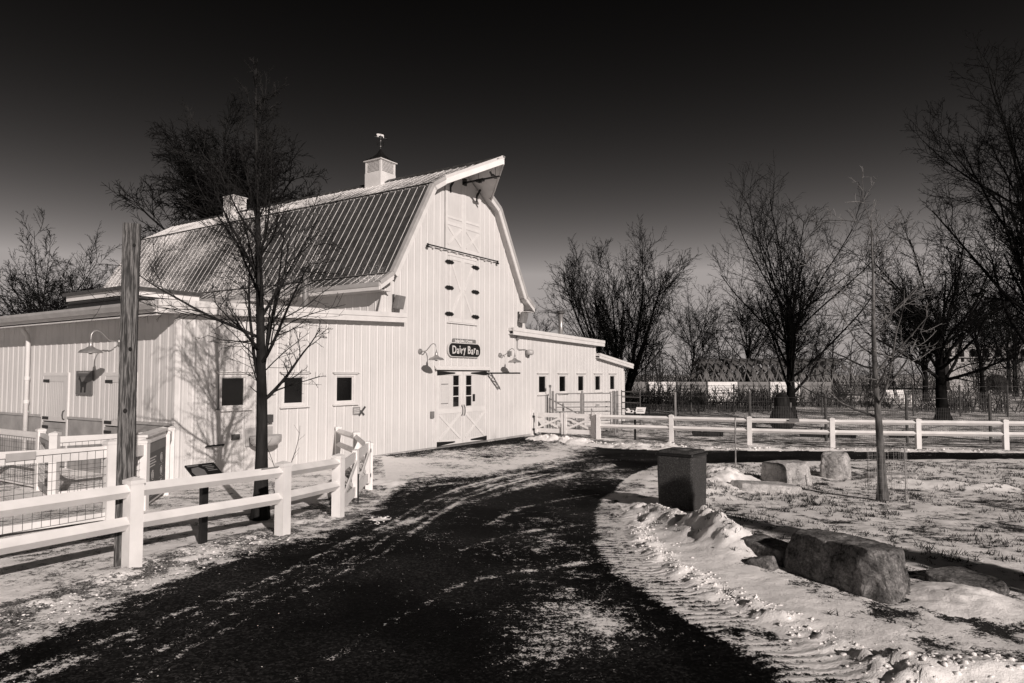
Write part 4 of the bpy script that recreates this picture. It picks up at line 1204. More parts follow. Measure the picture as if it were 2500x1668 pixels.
# ================================================================== fences
def post_mesh(mb, x, y, z, h, s=0.14, rz=0.0, sink=0.15):
    c, sn = math.cos(rz), math.sin(rz)
    def P(a, b, zz): return (x + a * c - b * sn, y + a * sn + b * c, zz)
    q = s / 2; e = q + 0.008
    mb.hexa([P(-q, -q, z - sink), P(q, -q, z - sink), P(q, q, z - sink), P(-q, q, z - sink), P(-q, -q, z + h - 0.06), P(q, -q, z + h - 0.06), P(q, q, z + h - 0.06), P(-q, q, z + h - 0.06)])
    mb.hexa([P(-e, -e, z + h - 0.0605), P(e, -e, z + h - 0.0605), P(e, e, z + h - 0.0605), P(-e, e, z + h - 0.0605), P(-e, -e, z + h - 0.02), P(e, -e, z + h - 0.02), P(e, e, z + h - 0.02), P(-e, e, z + h - 0.02)])
    mb.add([P(-e, -e, z + h - 0.02), P(e, -e, z + h - 0.02), P(e, e, z + h - 0.02), P(-e, e, z + h - 0.02), P(0, 0, z + h + 0.012)], [(0, 1, 4), (1, 2, 4), (2, 3, 4), (3, 0, 4)])
    return mb
def fence(name, label, cat, posts, h=0.93, rails=(0.80, 0.47), s=0.14, rail=0.10, diamond=True, ends=True, group=None):
    x0, y0 = posts[0][:2]; z0 = gz0(y0)
    t = thing(name, label, cat, (x0, y0, z0), 0, group)
    zs = [gz0(p[1]) for p in posts]
    for i, p in enumerate(posts):
        a = posts[max(i - 1, 0)]; b = posts[min(i + 1, len(posts) - 1)]
        rz = math.atan2(b[1] - a[1], b[0] - a[0])
        m = MB(); post_mesh(m, 0, 0, 0, h + (p[2] if len(p) > 2 else 0), s, rz)
        m.build('post', 'vinyl', t, (p[0] - x0, p[1] - y0, zs[i] - z0))
    for i in range(len(posts) - 1):
        for rh in rails:
            p = Vector((posts[i][0] - x0, posts[i][1] - y0, zs[i] - z0 + rh)); q = Vector((posts[i + 1][0] - x0, posts[i + 1][1] - y0, zs[i + 1] - z0 + rh))
            m = MB()
            if diamond: m.bar(p, q, rail, rail, roll=R(45))
            else: m.bar(p, q, 0.04, rail)
            m.build('rail', 'vinyl', t)
    return t
nf = fence('rail_fence', 'near white two-rail vinyl fence along the drive in front of the timber post', 'fence', [(-4.97, 5.44), (-3.93, 7.16), (-2.93, 8.82), (-2.58, 10.23)])
# small plates screwed onto the top rail
o = MB().box((-0.13, -0.004, -0.03), (0.13, 0.002, 0.03)).build('rail_plaque', 'sign_mid', None, (-3.05 + 0.012, 8.62, gz0(8.6) + 0.852), R(58.9))
o.rotation_euler = (R(42), 0, R(58.9)); tag(o, 'small metal plate screwed onto the near fence rail by the second post', 'plaque')

fence('rail_fence', 'white rail fence returning from the open gate to the barn wall', 'fence', [(-2.80, 13.45), (-3.62, 15.95), (-4.50, 17.75)])
FP = [(3.09, 24.5), (5.46, 23.49), (7.75, 22.38), (10.07, 21.58), (12.51, 21.14), (14.95, 20.8), (17.4, 20.5), (19.8, 20.2)]
fence('rail_fence', 'long far white two-rail fence in front of the animal yard', 'fence', FP)

def gate(name, label, a, b, gap=0.10, h=0.80, hinge=True):
    """double gate of two X-braced leaves between posts a and b"""
    a, b = Vector((a[0], a[1], 0)), Vector((b[0], b[1], 0)); t_ = (b - a).normalized(); rz = math.atan2(t_.y, t_.x)
    L = (b - a).length; z = gz0((a.y + b.y) / 2)
    g_ = thing(name, label, 'gate', (a.x, a.y, z), rz)
    x0, x1 = gap, L - gap; mid = (x0 + x1) / 2; n = 0
    for lo, hi in ((x0, mid - 0.02), (mid + 0.02, x1)):
        leaf = bpy.data.objects.new('gate_leaf', None); C.objects.link(leaf); leaf.parent = g_; leaf.empty_display_size = 0.1
        for sx in (lo + 0.045, hi - 0.045):
            MB().box((sx - 0.045, -0.045, 0.10), (sx + 0.045, 0.045, 0.10 + h)).build('stile', 'vinyl', leaf)
        for zz in (0.13, 0.10 + h - 0.19):
            MB().box((lo + 0.09, -0.02, zz), (hi - 0.09, 0.02, zz + 0.16)).build('rail', 'vinyl', leaf)
        zl, zh = 0.30, 0.10 + h - 0.20
        MB().bar((lo + 0.10, -0.03, zl), (hi - 0.10, -0.03, zh), 0.02, 0.075).build('brace', 'vinyl', leaf)
        MB().bar((lo + 0.10, 0.03, zh), (hi - 0.10, 0.03, zl), 0.02, 0.075).build('brace', 'vinyl', leaf)
        hx = lo if n == 0 else hi; sg_ = -1 if n == 0 else 1
        for zz in (0.24, 0.72):
            MB().box((hx - 0.05 + sg_ * 0.05, -0.056, zz - 0.035), (hx + 0.05 + sg_ * 0.05, -0.046, zz + 0.035)).build('hinge', 'black_metal', leaf)
        n += 1
    MB().tube([(mid - 0.09, -0.06, 0.5), (mid - 0.09, -0.06, -0.02)], 0.012, 6).build('drop_rod', 'black_metal', g_)
gate('yard_gate', 'white X-braced double gate at the end of the near fence', (-2.58, 10.23), (-2.80, 13.45))
gate('yard_gate', 'white X-braced double gate between the barn and the far fence', (0.80, 26.0), (3.03, 24.72))
p = MB(); post_mesh(p, 0, 0, 0, 0.98, 0.15, R(-30)); o = p.build('gate_post', 'vinyl', None, (0.74, 26.05, -0.3)); tag(o, 'white gate post standing against the right wing wall', 'post')
p = MB(); post_mesh(p, 0, 0, 0, 0.95, 0.12, R(-30)); o = p.build('gate_post', 'vinyl', None, (2.96, 24.72, -0.3)); tag(o, 'white gate post doubled up with the first post of the far fence', 'post')

def wire_panel(parent, p0, p1, z0, z1, dx, dz, r=0.004, mat='dark_metal', name='wire_mesh'):
    p0, p1 = Vector(p0), Vector(p1); L = (p1 - p0).length; t_ = (p1 - p0) / L
    m = MB()
    n = max(1, int(L / dx))
    for k in range(n + 1):
        q = p0 + t_ * (L * k / n); m.tube([(q.x, q.y, z0), (q.x, q.y, z1)], r, 3, cap=False)
    n = max(1, int((z1 - z0) / dz))
    for k in range(n + 1):
        z = z0 + (z1 - z0) * k / n; m.tube([(p0.x, p0.y, z), (p1.x, p1.y, z)], r, 3, cap=False)
    o = m.build(name, mat, parent); o['kind'] = 'stuff'
    return o
def pen(name, label, posts, h=1.16, board=0.17, s=0.13, plaque=None, mesh=True, low=0.1):
    x0, y0 = posts[0][:2]; z0 = gz0(y0)
    t = thing(name, label, 'fence', (x0, y0, z0))
    for i, (x, y) in enumerate(posts):
        a = posts[max(i - 1, 0)]; b = posts[min(i + 1, len(posts) - 1)]
        m = MB(); post_mesh(m, 0, 0, 0, h, s, math.atan2(b[1] - a[1], b[0] - a[0])); m.build('post', 'vinyl', t, (x - x0, y - y0, gz0(y) - z0))
    for (xa, ya), (xb, yb) in zip(posts[:-1], posts[1:]):
        za, zb = gz0(ya) - z0, gz0(yb) - z0
        A, B = Vector((xa - x0, ya - y0, 0)), Vector((xb - x0, yb - y0, 0))
        MB().bar(A + Vector((0, 0, za + h - 0.17)), B + Vector((0, 0, zb + h - 0.17)), 0.04, board).build('board', 'vinyl', t)
        MB().bar(A + Vector((0, 0, za + low)), B + Vector((0, 0, zb + low)), 0.04, 0.10).build('board', 'vinyl', t)
        if mesh:
            nv = Vector((-(B - A).y, (B - A).x, 0)).normalized() * 0.03
            wire_panel(t, A + nv, B + nv, min(za, zb) + low, max(za, zb) + h - 0.2, 0.105, 0.105, 0.0035)
    return t
pf = pen('pen_fence', 'white board and wire pen fence at the far left behind the timber post', [(-5.70, 9.75), (-6.75, 7.95), (-7.8, 6.2), (-8.9, 4.3)])
o = MB().box((-0.17, -0.008, -0.05), (0.17, 0, 0.05)).build('pen_plaque', 'panel_grey', None, (-6.28 + 0.035, 8.76 - 0.02, gz0(8.8) + 1.0), R(59.8))
o.data.materials.clear(); o.data.materials.append(MATS['porcelain']); tag(o, 'faded blank plate on the top board of the near pen fence', 'plaque')
pen('pen_fence', 'white board and wire fence across the pen just below the Dutch doors', [(-6.98, 13.72), (-8.02, 12.05), (-9.2, 13.4), (-11.2, 14.7)], h=1.2)
pen('pen_fence', 'white board and wire fence side of the pen from sign to barn corner', [(-6.42, 12.75), (-6.88, 13.86)], h=1.2)
pen('pen_fence', 'white pen fence bay between the pen corner and the tall rules sign', [(-5.72, 9.9), (-5.86, 10.95)], h=1.12)

# rules sign cabinet
rs_ = thing('rules_sign', 'tall black rules sign with white circle pictograms at the pen', 'sign', (-5.93, 11.12, gz0(11.1)), math.atan2(1.5, -0.42))
# local x runs along the face, the face looks to -y ... turned to the drive
MB().box((0.0, 0.0, 0.02), (1.50, 0.14, 1.14)).build('cabinet', 'vinyl', rs_)
MB().box((0.03, -0.012, 0.06), (1.46, -0.0005, 1.02)).build('board_face', 'sign_black', rs_)
MB().box((-0.02, -0.03, 1.14), (1.52, 0.16, 1.18)).build('cap', 'vinyl', rs_)
MB().box((0.04, -0.015, 0.86), (1.45, -0.0125, 1.01)).build('header', 'sign_grey', rs_)
def disc(m, x, z, r, y=-0.0125, th=-0.003, rx=None):
    n = 20; m.prism([(x + r * math.cos(2 * math.pi * k / n), y, z + r * math.sin(2 * math.pi * k / n)) for k in range(n)], (0, th, 0))
for ix, xx in enumerate((0.48, 1.12)):
    for iz, zz in enumerate((0.70, 0.47, 0.24)):
        if ix == 0 and iz == 0: continue
        m = MB(); disc(m, xx, zz, 0.085); r_ = m.build('ring', 'sign_text', rs_)
        m = MB(); disc(m, xx, zz, 0.072, -0.0157, -0.002); m.build('disc', 'sign_black', rs_)
        m = MB(); m.prism([(xx - 0.02, -0.018, zz - 0.05), (xx + 0.02, -0.018, zz - 0.05), (xx + 0.028, -0.018, zz + 0.01), (xx + 0.012, -0.018, zz + 0.055), (xx - 0.012, -0.018, zz + 0.055), (xx - 0.028, -0.018, zz + 0.01)], (0, -0.002, 0)); m.build('pictogram', 'sign_text', rs_)
        m = MB(); m.box((xx - 0.16, -0.015, zz - 0.118), (xx + 0.16, -0.0125, zz - 0.108)); m.build('text_line', 'sign_mid', rs_)
m = MB()
for k in range(4): m.box((0.22, -0.015, 0.62 + 0.045 * k), (0.62 + 0.08 * (k % 2), -0.0125, 0.638 + 0.045 * k))
m.build('text_line', 'sign_text', rs_)

# tilted reader panel on its black post
rd_ = thing('reader_panel', 'black tilted information panel on a flat black post behind the near fence', 'sign', (-3.67, 8.21, gz0(8.21)), math.atan2(0.84, 0.54))
MB().box((-0.04, -0.03, -0.2), (0.04, 0.03, 0.84)).build('post', 'black_metal', rd_)
a = R(32)
def tl(u_, v_, w_):
    u_ *= 0.64; v_ *= 0.64
    return (u_, v_ * math.cos(a) - w_ * math.sin(a), 0.86 + v_ * math.sin(a) + w_ * math.cos(a))
m = MB(); m.hexa([tl(-0.29, -0.21, 0), tl(0.29, -0.21, 0), tl(0.29, 0.21, 0), tl(-0.29, 0.21, 0), tl(-0.29, -0.21, 0.02), tl(0.29, -0.21, 0.02), tl(0.29, 0.21, 0.02), tl(-0.29, 0.21, 0.02)]); m.build('panel', 'sign_black', rd_)
def quad(m, pts, h=0.0205): m.add([tl(u_, v_, h) for u_, v_ in pts] + [tl(u_, v_, h + 0.002) for u_, v_ in pts], [tuple(range(len(pts)))[::-1], tuple(range(len(pts), 2 * len(pts)))] + [(i, (i + 1) % len(pts), len(pts) + (i + 1) % len(pts), len(pts) + i) for i in range(len(pts))])
m = MB(); quad(m, [(-0.24, -0.12), (-0.02, -0.16), (0.0, 0.02), (-0.08, 0.12), (-0.22, 0.10), (-0.26, 0.0)]); m.build('picture', 'sign_grey', rd_)
m = MB(); quad(m, [(-0.27, 0.15), (-0.05, 0.15), (-0.05, 0.19), (-0.27, 0.19)]); m.build('picture', 'sign_grey', rd_)
m = MB()
for k, (x0_, x1_) in enumerate(((0.02, 0.22), (0.06, 0.24), (0.06, 0.20), (0.06, 0.25))): quad(m, [(x0_, 0.13 - 0.05 * k), (x1_, 0.13 - 0.05 * k), (x1_, 0.15 - 0.05 * k), (x0_, 0.15 - 0.05 * k)])
m.build('text_line', 'sign_grey', rd_)
m = MB(); m.prism([(-0.04, -0.05, 0.70), (0.04, -0.05, 0.70), (0.04, 0.05, 0.80), (-0.04, 0.05, 0.80)], (0, 0, 0.05)); m.build('bracket', 'black_metal', rd_)

# weathered squared timber post
tp = thing('timber_post', 'tall weathered squared timber post with knots behind the near white fence', 'post', (-4.10, 7.30, gz0(7.3)), R(24))
def timber():
    n = 44; V = []; F = []; rng = random.Random(5)
    for k in range(n + 1):
        z = -0.2 + 3.82 * k / n
        s = 0.084 + 0.0015 * math.sin(z * 2.1)
        ox, oy = 0.003 * math.sin(z * 1.7), 0.003 * math.cos(z * 1.3)
        ring = []
        for i in range(16):
            t_ = i / 16 * 4; sd = int(t_); f_ = t_ - sd
            a_ = (f_ * 2 - 1)
            p_ = [(a_, -1), (1, a_), (-a_, 1), (-1, -a_)][sd]
            r_ = 1.0 - 0.055 * (abs(p_[0]) * abs(p_[1])) ** 6
            ring.append((ox + s * p_[0] * r_ + rng.uniform(-1, 1) * 0.0012, oy + s * p_[1] * r_ + rng.uniform(-1, 1) * 0.0012, z))
        V += ring
    for k in range(n):
        for i in range(16):
            F.append((k * 16 + i, k * 16 + (i + 1) % 16, (k + 1) * 16 + (i + 1) % 16, (k + 1) * 16 + i))
    F.append(tuple(range(n * 16, n * 16 + 16)))
    return MB().add(V, F)
timber().build('shaft', 'timber', tp)
for zz, sx in ((3.38, 0.03), (2.27, 0.02), (1.62, -0.01), (0.78, 0.03), (0.45, 0.01)):
    m = MB(); m.lathe([(0.004, 0.006), (0.014, 0.004), (0.022, 0.0)], (0, 0, 0), 10)
    m.v = [(sx + p[0], -0.083 - p[2], zz + p[1] * 1.4) for p in m.v]; m.f = [q[::-1] for q in m.f]
    m.build('knot', 'bark', tp, smooth=True)

# ================================================================== waste bin, rocks
bn = thing('waste_bin', 'square pebble-dash concrete waste bin at the edge of the drive', 'waste bin', (2.70, 10.93, gz(2.70, 10.93) - 0.03), math.atan2(-0.45, 0.58))
def tbox(m, s0, s1, z0, z1, ch=0.05):
    def ring(s, z):
        q = s - ch * (s / s1)
        return [(-q, -s, z), (q, -s, z), (s, -q, z), (s, q, z), (q, s, z), (-q, s, z), (-s, q, z), (-s, -q, z)]
    v = ring(s0, z0) + ring(s1, z1)
    return m.add(v, [tuple(range(7, -1, -1)), tuple(range(8, 16))] + [(i, (i + 1) % 8, 8 + (i + 1) % 8, 8 + i) for i in range(8)])
tbox(MB(), 0.285, 0.300, 0.0, 0.86, 0.03).build('body', 'aggregate', bn, bevel=0.008)
tbox(MB(), 0.315, 0.315, 0.862, 0.90, 0.02).build('rim', 'black_metal', bn, bevel=0.008)
tbox(MB(), 0.295, 0.27, 0.902, 0.945, 0.03).build('lid', 'aggregate', bn, bevel=0.01)
MB().lathe([(0.15, 0.0), (0.15, 0.012), (0.13, 0.014)], (0, 0, 0.946), 20).build('opening_ring', 'dark_metal', bn)

def block(name, label, base, top, seed, mat='rock', rough=0.02, sub=22, rnd=9.0):
    """a split stone block from its four ground corners and four top corners (x, y, height)"""
    n = sub; pts = {}; V = []; F = []
    def vid(p):
        k = tuple(np.round(p, 5))
        if k not in pts: pts[k] = len(V); V.append(p)
        return pts[k]
    lin = np.linspace(-1, 1, n + 1)
    for ax in range(3):
        for sg_ in (-1, 1):
            for i in range(n):
                for j in range(n):
                    q = []
                    for (a_, b_) in ((i, j), (i + 1, j), (i + 1, j + 1), (i, j + 1)):
                        p = [0, 0, 0]; p[ax] = sg_; p[(ax + 1) % 3] = lin[a_]; p[(ax + 2) % 3] = lin[b_]; q.append(vid(p))
                    F.append(q if sg_ > 0 else q[::-1])
    V = np.array(V, float)
    V = V / (np.abs(V) ** rnd).sum(1, keepdims=True) ** (1 / rnd)
    rngb = np.random.RandomState(seed)
    cx_ = sum(p[0] for p in base) / 4; cy_ = sum(p[1] for p in base) / 4; g0 = gz(cx_, cy_)
    B = np.array([(p[0] - cx_, p[1] - cy_, -0.10) for p in base]); T = np.array([(p[0] - cx_, p[1] - cy_, p[2]) for p in top])
    u, v, w = [(V[:, k:k + 1] + 1) / 2 for k in range(3)]
    bl = lambda Q: (Q[0] * (1 - u) + Q[1] * u) * (1 - v) + (Q[3] * (1 - u) + Q[2] * u) * v
    W_ = bl(B) * (1 - w) + bl(T) * w
    C0 = W_.mean(0); nrm = W_ - C0; nrm /= np.linalg.norm(nrm, axis=1, keepdims=True)
    q1 = fbm(W_[:, 0] * 3.1 + seed, W_[:, 1] * 3.1 + W_[:, 2] * 2.7, 4); q2 = np.abs(fbm(W_[:, 1] * 6 + seed * 3, W_[:, 2] * 6 + W_[:, 0] * 5, 4))
    q3 = fbm(W_[:, 0] * 17 + seed, W_[:, 2] * 17 - W_[:, 1] * 13, 3)
    for _k in range(10):            # split facets
        nn = rngb.normal(size=3); nn[2] = abs(nn[2]) * 0.5; nn /= np.linalg.norm(nn)
        pr = (W_ - C0) @ nn; dd = pr.max() * rngb.uniform(0.86, 0.97)
        W_ -= np.outer(np.maximum(pr - dd, 0) * 0.9, nn)
    W_ += nrm * (rough * 0.8 * q1 - rough * 0.9 * q2 + rough * 0.35 * q3)[:, None]
    o = link(name, np_mesh(name, W_, np.array(F), mat), None, None, (cx_, cy_, g0))
    return tag(o, label, 'rock')
block('boulder', 'large dark rough block of stone in the right foreground snow',
      [(2.66, 7.06), (3.18, 5.86), (3.70, 6.16), (3.26, 7.36)], [(2.76, 7.10, 0.37), (3.16, 6.02, 0.44), (3.62, 6.28, 0.39), (3.24, 7.32, 0.37)], 11, rough=0.03, sub=44, rnd=14.0)
block('stone_slab', 'flat dark stone slab lying left of the large foreground block',
      [(2.44, 7.62), (2.72, 7.0), (3.0, 7.2), (2.8, 7.85)], [(2.48, 7.62, 0.13), (2.74, 7.05, 0.11), (2.98, 7.2, 0.15), (2.8, 7.8, 0.15)], 12, rough=0.02)
block('stone_slab', 'small broken stone wedge in the snow before the flat dark slab',
      [(2.36, 7.1), (2.62, 6.86), (2.72, 6.98), (2.5, 7.22)], [(2.38, 7.12, 0.06), (2.6, 6.92, 0.11), (2.68, 7.0, 0.12), (2.5, 7.2, 0.07)], 19, rough=0.02)
block('stone_slab', 'low stone slab half buried at the right edge beyond the large block',
      [(3.84, 6.62), (4.22, 6.02), (4.60, 6.25), (4.3, 6.9)], [(3.86, 6.62, 0.07), (4.22, 6.08, 0.05), (4.58, 6.25, 0.07), (4.3, 6.85, 0.09)], 13, rough=0.02)
block('boulder', 'pale squared stone block with dark side behind the low slab',
      [(4.98, 14.05), (5.30, 13.46), (6.0, 13.55), (5.85, 14.35)], [(5.0, 14.05, 0.42), (5.32, 13.5, 0.44), (5.95, 13.6, 0.47), (5.85, 14.3, 0.45)], 14, 'rock_pale', rough=0.025)
block('boulder', 'pale upright stone block farthest back by the branch road',
      [(6.60, 14.85), (7.02, 14.36), (7.35, 14.9), (6.95, 15.3)], [(6.66, 14.85, 0.52), (7.02, 14.42, 0.5), (7.35, 14.9, 0.54), (6.95, 15.25, 0.55)], 15, 'rock_pale', rough=0.035)
block('stone_slab', 'long low flat slab in front of the pale squared block',
      [(3.98, 12.98), (4.2, 12.62), (5.42, 12.55), (5.1, 13.15)], [(4.0, 12.98, 0.20), (4.22, 12.66, 0.18), (5.36, 12.6, 0.12), (5.1, 13.1, 0.16)], 16, 'rock_pale', rough=0.015)
block('stone_slab', 'thin flat slab between the far pale block and the young caged tree',
      [(7.3, 14.5), (7.5, 14.1), (8.6, 14.2), (8.4, 14.6)], [(7.32, 14.5, 0.13), (7.5, 14.14, 0.12), (8.55, 14.2, 0.12), (8.4, 14.6, 0.13)], 17, 'rock_pale', rough=0.015)
o = MB().bar((0, 0, -0.2), (0.01, 0, 1.22), 0.045, 0.02).build('steel_stake', 'galv_dull', None, (5.02, 15.45, gz(5.02, 15.45)))
tag(o, 'thin steel stake standing upright in the snow beside the stone blocks', 'stake')

# wire cage round the young tree
cg = thing('tree_guard', 'thin wire mesh cage round the foot of the young pale tree', 'tree guard', (6.42, 11.78, gz(6.42, 11.78)))
m = MB(); n = 22; rad = 0.30
for k in range(n):
    a = 2 * math.pi * k / n; m.tube([(rad * math.cos(a), rad * math.sin(a), 0), (rad * math.cos(a), rad * math.sin(a), 0.92)], 0.0022, 3, cap=False)
for j in range(10):
    z = 0.02 + 0.1 * j; m.tube([(rad * math.cos(2 * math.pi * k / n), rad * math.sin(2 * math.pi * k / n), z) for k in range(n + 1)], 0.0022, 3, cap=False)
o = m.build('wire_mesh', 'galv_dull', cg); o['kind'] = 'stuff'
MB().tube([(0.31, 0.0, -0.1), (0.31, 0, 0.95)], 0.009, 5).build('stake', 'galv_dull', cg)

# ================================================================== animal yard behind the far fence
yf = thing('wire_fence', 'tall dark-posted wire mesh fence just behind the far white fence', 'fence', (3.8, 26.2, -0.3))
YP = [(4.0, 26.6), (6.1, 25.6), (8.5, 24.5), (10.8, 23.6), (13.3, 23.1), (15.9, 22.8), (18.5, 22.4), (21.5, 22.1)]
for (x, y), mt in zip(YP, ('galv_dull', 'galv_dull', 'dark_metal', 'dark_metal', 'dark_metal', 'dark_metal', 'dark_metal', 'dark_metal')):
    MB().tube([(x - 3.8, y - 26.2, -0.1), (x - 3.8, y - 26.2, 1.65)], 0.045, 8).build('post', mt, yf)
for (xa, ya), (xb, yb) in zip(YP[:-1], YP[1:]):
    wire_panel(yf, (xa - 3.8, ya - 26.2, 0), (xb - 3.8, yb - 26.2, 0), 0.03, 1.18, 0.055, 0.105, 0.0032)
    MB().tube([(xa - 3.8, ya - 26.2, 1.5), (xb - 3.8, yb - 26.2, 1.5)], 0.006, 4).build('top_wire', 'dark_metal', yf)
# tubular gate by the wing
tg = thing('tube_gate', 'grey tubular farm gate with mesh in front of the right wing', 'gate', (1.72, 26.7, -0.3), math.atan2(0.45, 2.2))
for lo, hi in ((0.0, 1.0), (1.12, 2.24)):
    lf = bpy.data.objects.new('gate_leaf', None); C.objects.link(lf); lf.parent = tg; lf.empty_display_size = 0.1
    for x in (lo, hi): MB().tube([(x, 0, 0.08), (x, 0, 1.56)], 0.026, 8).build('upright', 'galv_dull', lf)
    for z in (1.56, 1.22, 1.03, 0.86, 0.5, 0.10): MB().tube([(lo, 0, z), (hi, 0, z)], 0.022, 8).build('tube_rail', 'galv_dull', lf)
    wire_panel(lf, (lo, 0.01, 0), (hi, 0.01, 0), 0.10, 1.25, 0.05, 0.1, 0.003)
for x, nm, r_ in ((-0.13, 'post', 0.05), (1.06, 'post', 0.045), (2.36, 'post', 0.055), (2.52, 'post', 0.04)):
    MB().tube([(x, 0, -0.1), (x, 0, 1.66)], r_, 10).build(nm, 'galv' if x in (1.06, 2.36) else 'galv_dull', tg)
MB().box((-0.28, -0.03, 1.80), (-0.20, 0.03, 1.90)).tube([(-0.24, 0, 0), (-0.24, 0, 1.82)], 0.02, 6).build('keypad_post', 'dark_metal', tg)
MB().box((1.60, -0.05, 1.0), (1.75, -0.025, 1.15)).build('tag_plate', 'galv_dull', tg)
# stacked hurdles against the wing end
hu = thing('hurdle', 'grey hurdle panel of horizontal bars at the end of the right wing', 'hurdle', (4.55, 28.4, -0.3), math.atan2(-0.2, 1))
for z in (0.35, 0.62, 0.9, 1.15, 1.38, 1.6): MB().tube([(0, 0, z), (0.75, 0, z - 0.02)], 0.025, 6).build('bar', 'dark_metal', hu)
for x in (0.0, 0.75): MB().tube([(x, 0, 0), (x, 0, 1.66)], 0.025, 6).build('upright', 'dark_metal', hu)
# small sign with a cow cut-out on the first bay
cs = thing('cow_sign', 'small sign with black and white cow cutout on a black stake', 'sign', (4.35, 24.25, -0.3), R(-20))
MB().box((-0.035, -0.02, -0.05), (0.035, 0.02, 0.98)).build('stake', 'black_metal', cs)
m = MB(); m.prism([(0.0, 0.0, 0.93), (0.34, 0.0, 0.93), (0.38, 0.09, 1.14), (0.04, 0.09, 1.14)], (0, 0.012, 0.004)); m.build('board_face', 'panel_white', cs)
m = MB(); m.box((0.07, 0.02, 1.0), (0.30, 0.035, 1.02)); m.box((0.08, 0.045, 1.05), (0.26, 0.055, 1.065)); m.build('text_line', 'sign_grey', cs)
cow = [(-0.32, 0.95), (-0.34, 1.02), (-0.31, 1.08), (-0.25, 1.12), (-0.21, 1.10), (-0.17, 1.04), (-0.06, 1.05), (-0.02, 1.0), (-0.04, 0.93)]
MB().prism([(a, 0.0, b) for a, b in cow], (0, 0.02, 0)).build('cow_cutout', 'panel_white', cs)
MB().prism([(-0.30, -0.002, 1.0), (-0.32, -0.002, 1.04), (-0.29, -0.002, 1.08), (-0.24, -0.002, 1.04)], (0, -0.003, 0)).prism([(-0.16, -0.002, 0.96), (-0.14, -0.002, 1.03), (-0.08, -0.002, 1.03), (-0.09, -0.002, 0.97)], (0, -0.003, 0)).build('cow_patch', 'sign_black', cs)
o = MB().box((-0.15, -0.012, -0.06), (0.15, 0.0, 0.06)).build('fence_plate', 'sign_grey', None, (8.98, 21.83, gz0(21.8) + 0.83), math.atan2(-0.8, 2.3))
o.rotation_euler = (R(-25), 0, math.atan2(-0.8, 2.3)); tag(o, 'grey plate fixed on the top rail of the far fence before the thick tree', 'plaque')
def log(label, x, y, L, r, rz, seed):
    rng = random.Random(seed); m = MB(); n = 9
    pts = [(-L / 2 + L * k / n, 0.06 * math.sin(k * 0.9 + seed), r * 0.8 + 0.03 * math.sin(k * 1.7)) for k in range(n + 1)]
    m.tube(pts, [r * (0.75 + 0.35 * rng.random()) for _ in pts], 9)
    m.tube([pts[3], (pts[3][0] + 0.15, 0.2, r * 2.2)], [r * 0.5, r * 0.25], 6)
    o = m.build('log', 'bark', None, (x, y, gz(x, y) - 0.02), rz); tag(o, label, 'log', 'logs in the animal yard')
log('short dark log with a stub in the yard behind the second fence bay', 7.3, 25.6, 1.1, 0.13, -0.2, 1)
log('long dark log in the yard behind the third fence bay', 11.6, 25.2, 1.9, 0.16, -0.25, 2)
log('dark log in the yard behind the young caged tree', 14.4, 25.0, 1.3, 0.13, -0.1, 3)
# dark pear-shaped feeder at the foot of the big tree
pe = thing('yard_feeder', 'dark pear-shaped feeder drum at the foot of the thick yard tree', 'feeder', (11.35, 28.8, -0.32))
MB().lathe([(0.24, 0.0), (0.42, 0.12), (0.51, 0.34), (0.49, 0.56), (0.40, 0.78), (0.33, 0.92), (0.31, 1.1), (0.29, 1.32), (0.22, 1.46), (0.10, 1.53), (0.02, 1.55)], (0, 0, 0), 24).build('drum', 'bark', pe, smooth=True)
MB().lathe([(0.50, 0.42), (0.525, 0.44), (0.525, 0.48), (0.50, 0.50)], (0, 0, 0), 24).build('band', 'black_metal', pe)
MB().box((0.30, -0.12, 0.95), (0.36, 0.12, 1.15)).build('latch', 'dark_metal', pe)
st = MB().lathe([(0.20, 0), (0.17, 0.2), (0.16, 0.55), (0.12, 0.62), (0.02, 0.64)], (0, 0, 0), 12).tube([(0.1, 0, 0.3), (0.3, 0.1, 0.5)], [0.06, 0.03], 6).build('tree_stump', 'bark', None, (9.6, 27.5, -0.32))
tag(st, 'dark stump left of the pear-shaped feeder in the yard', 'stump')

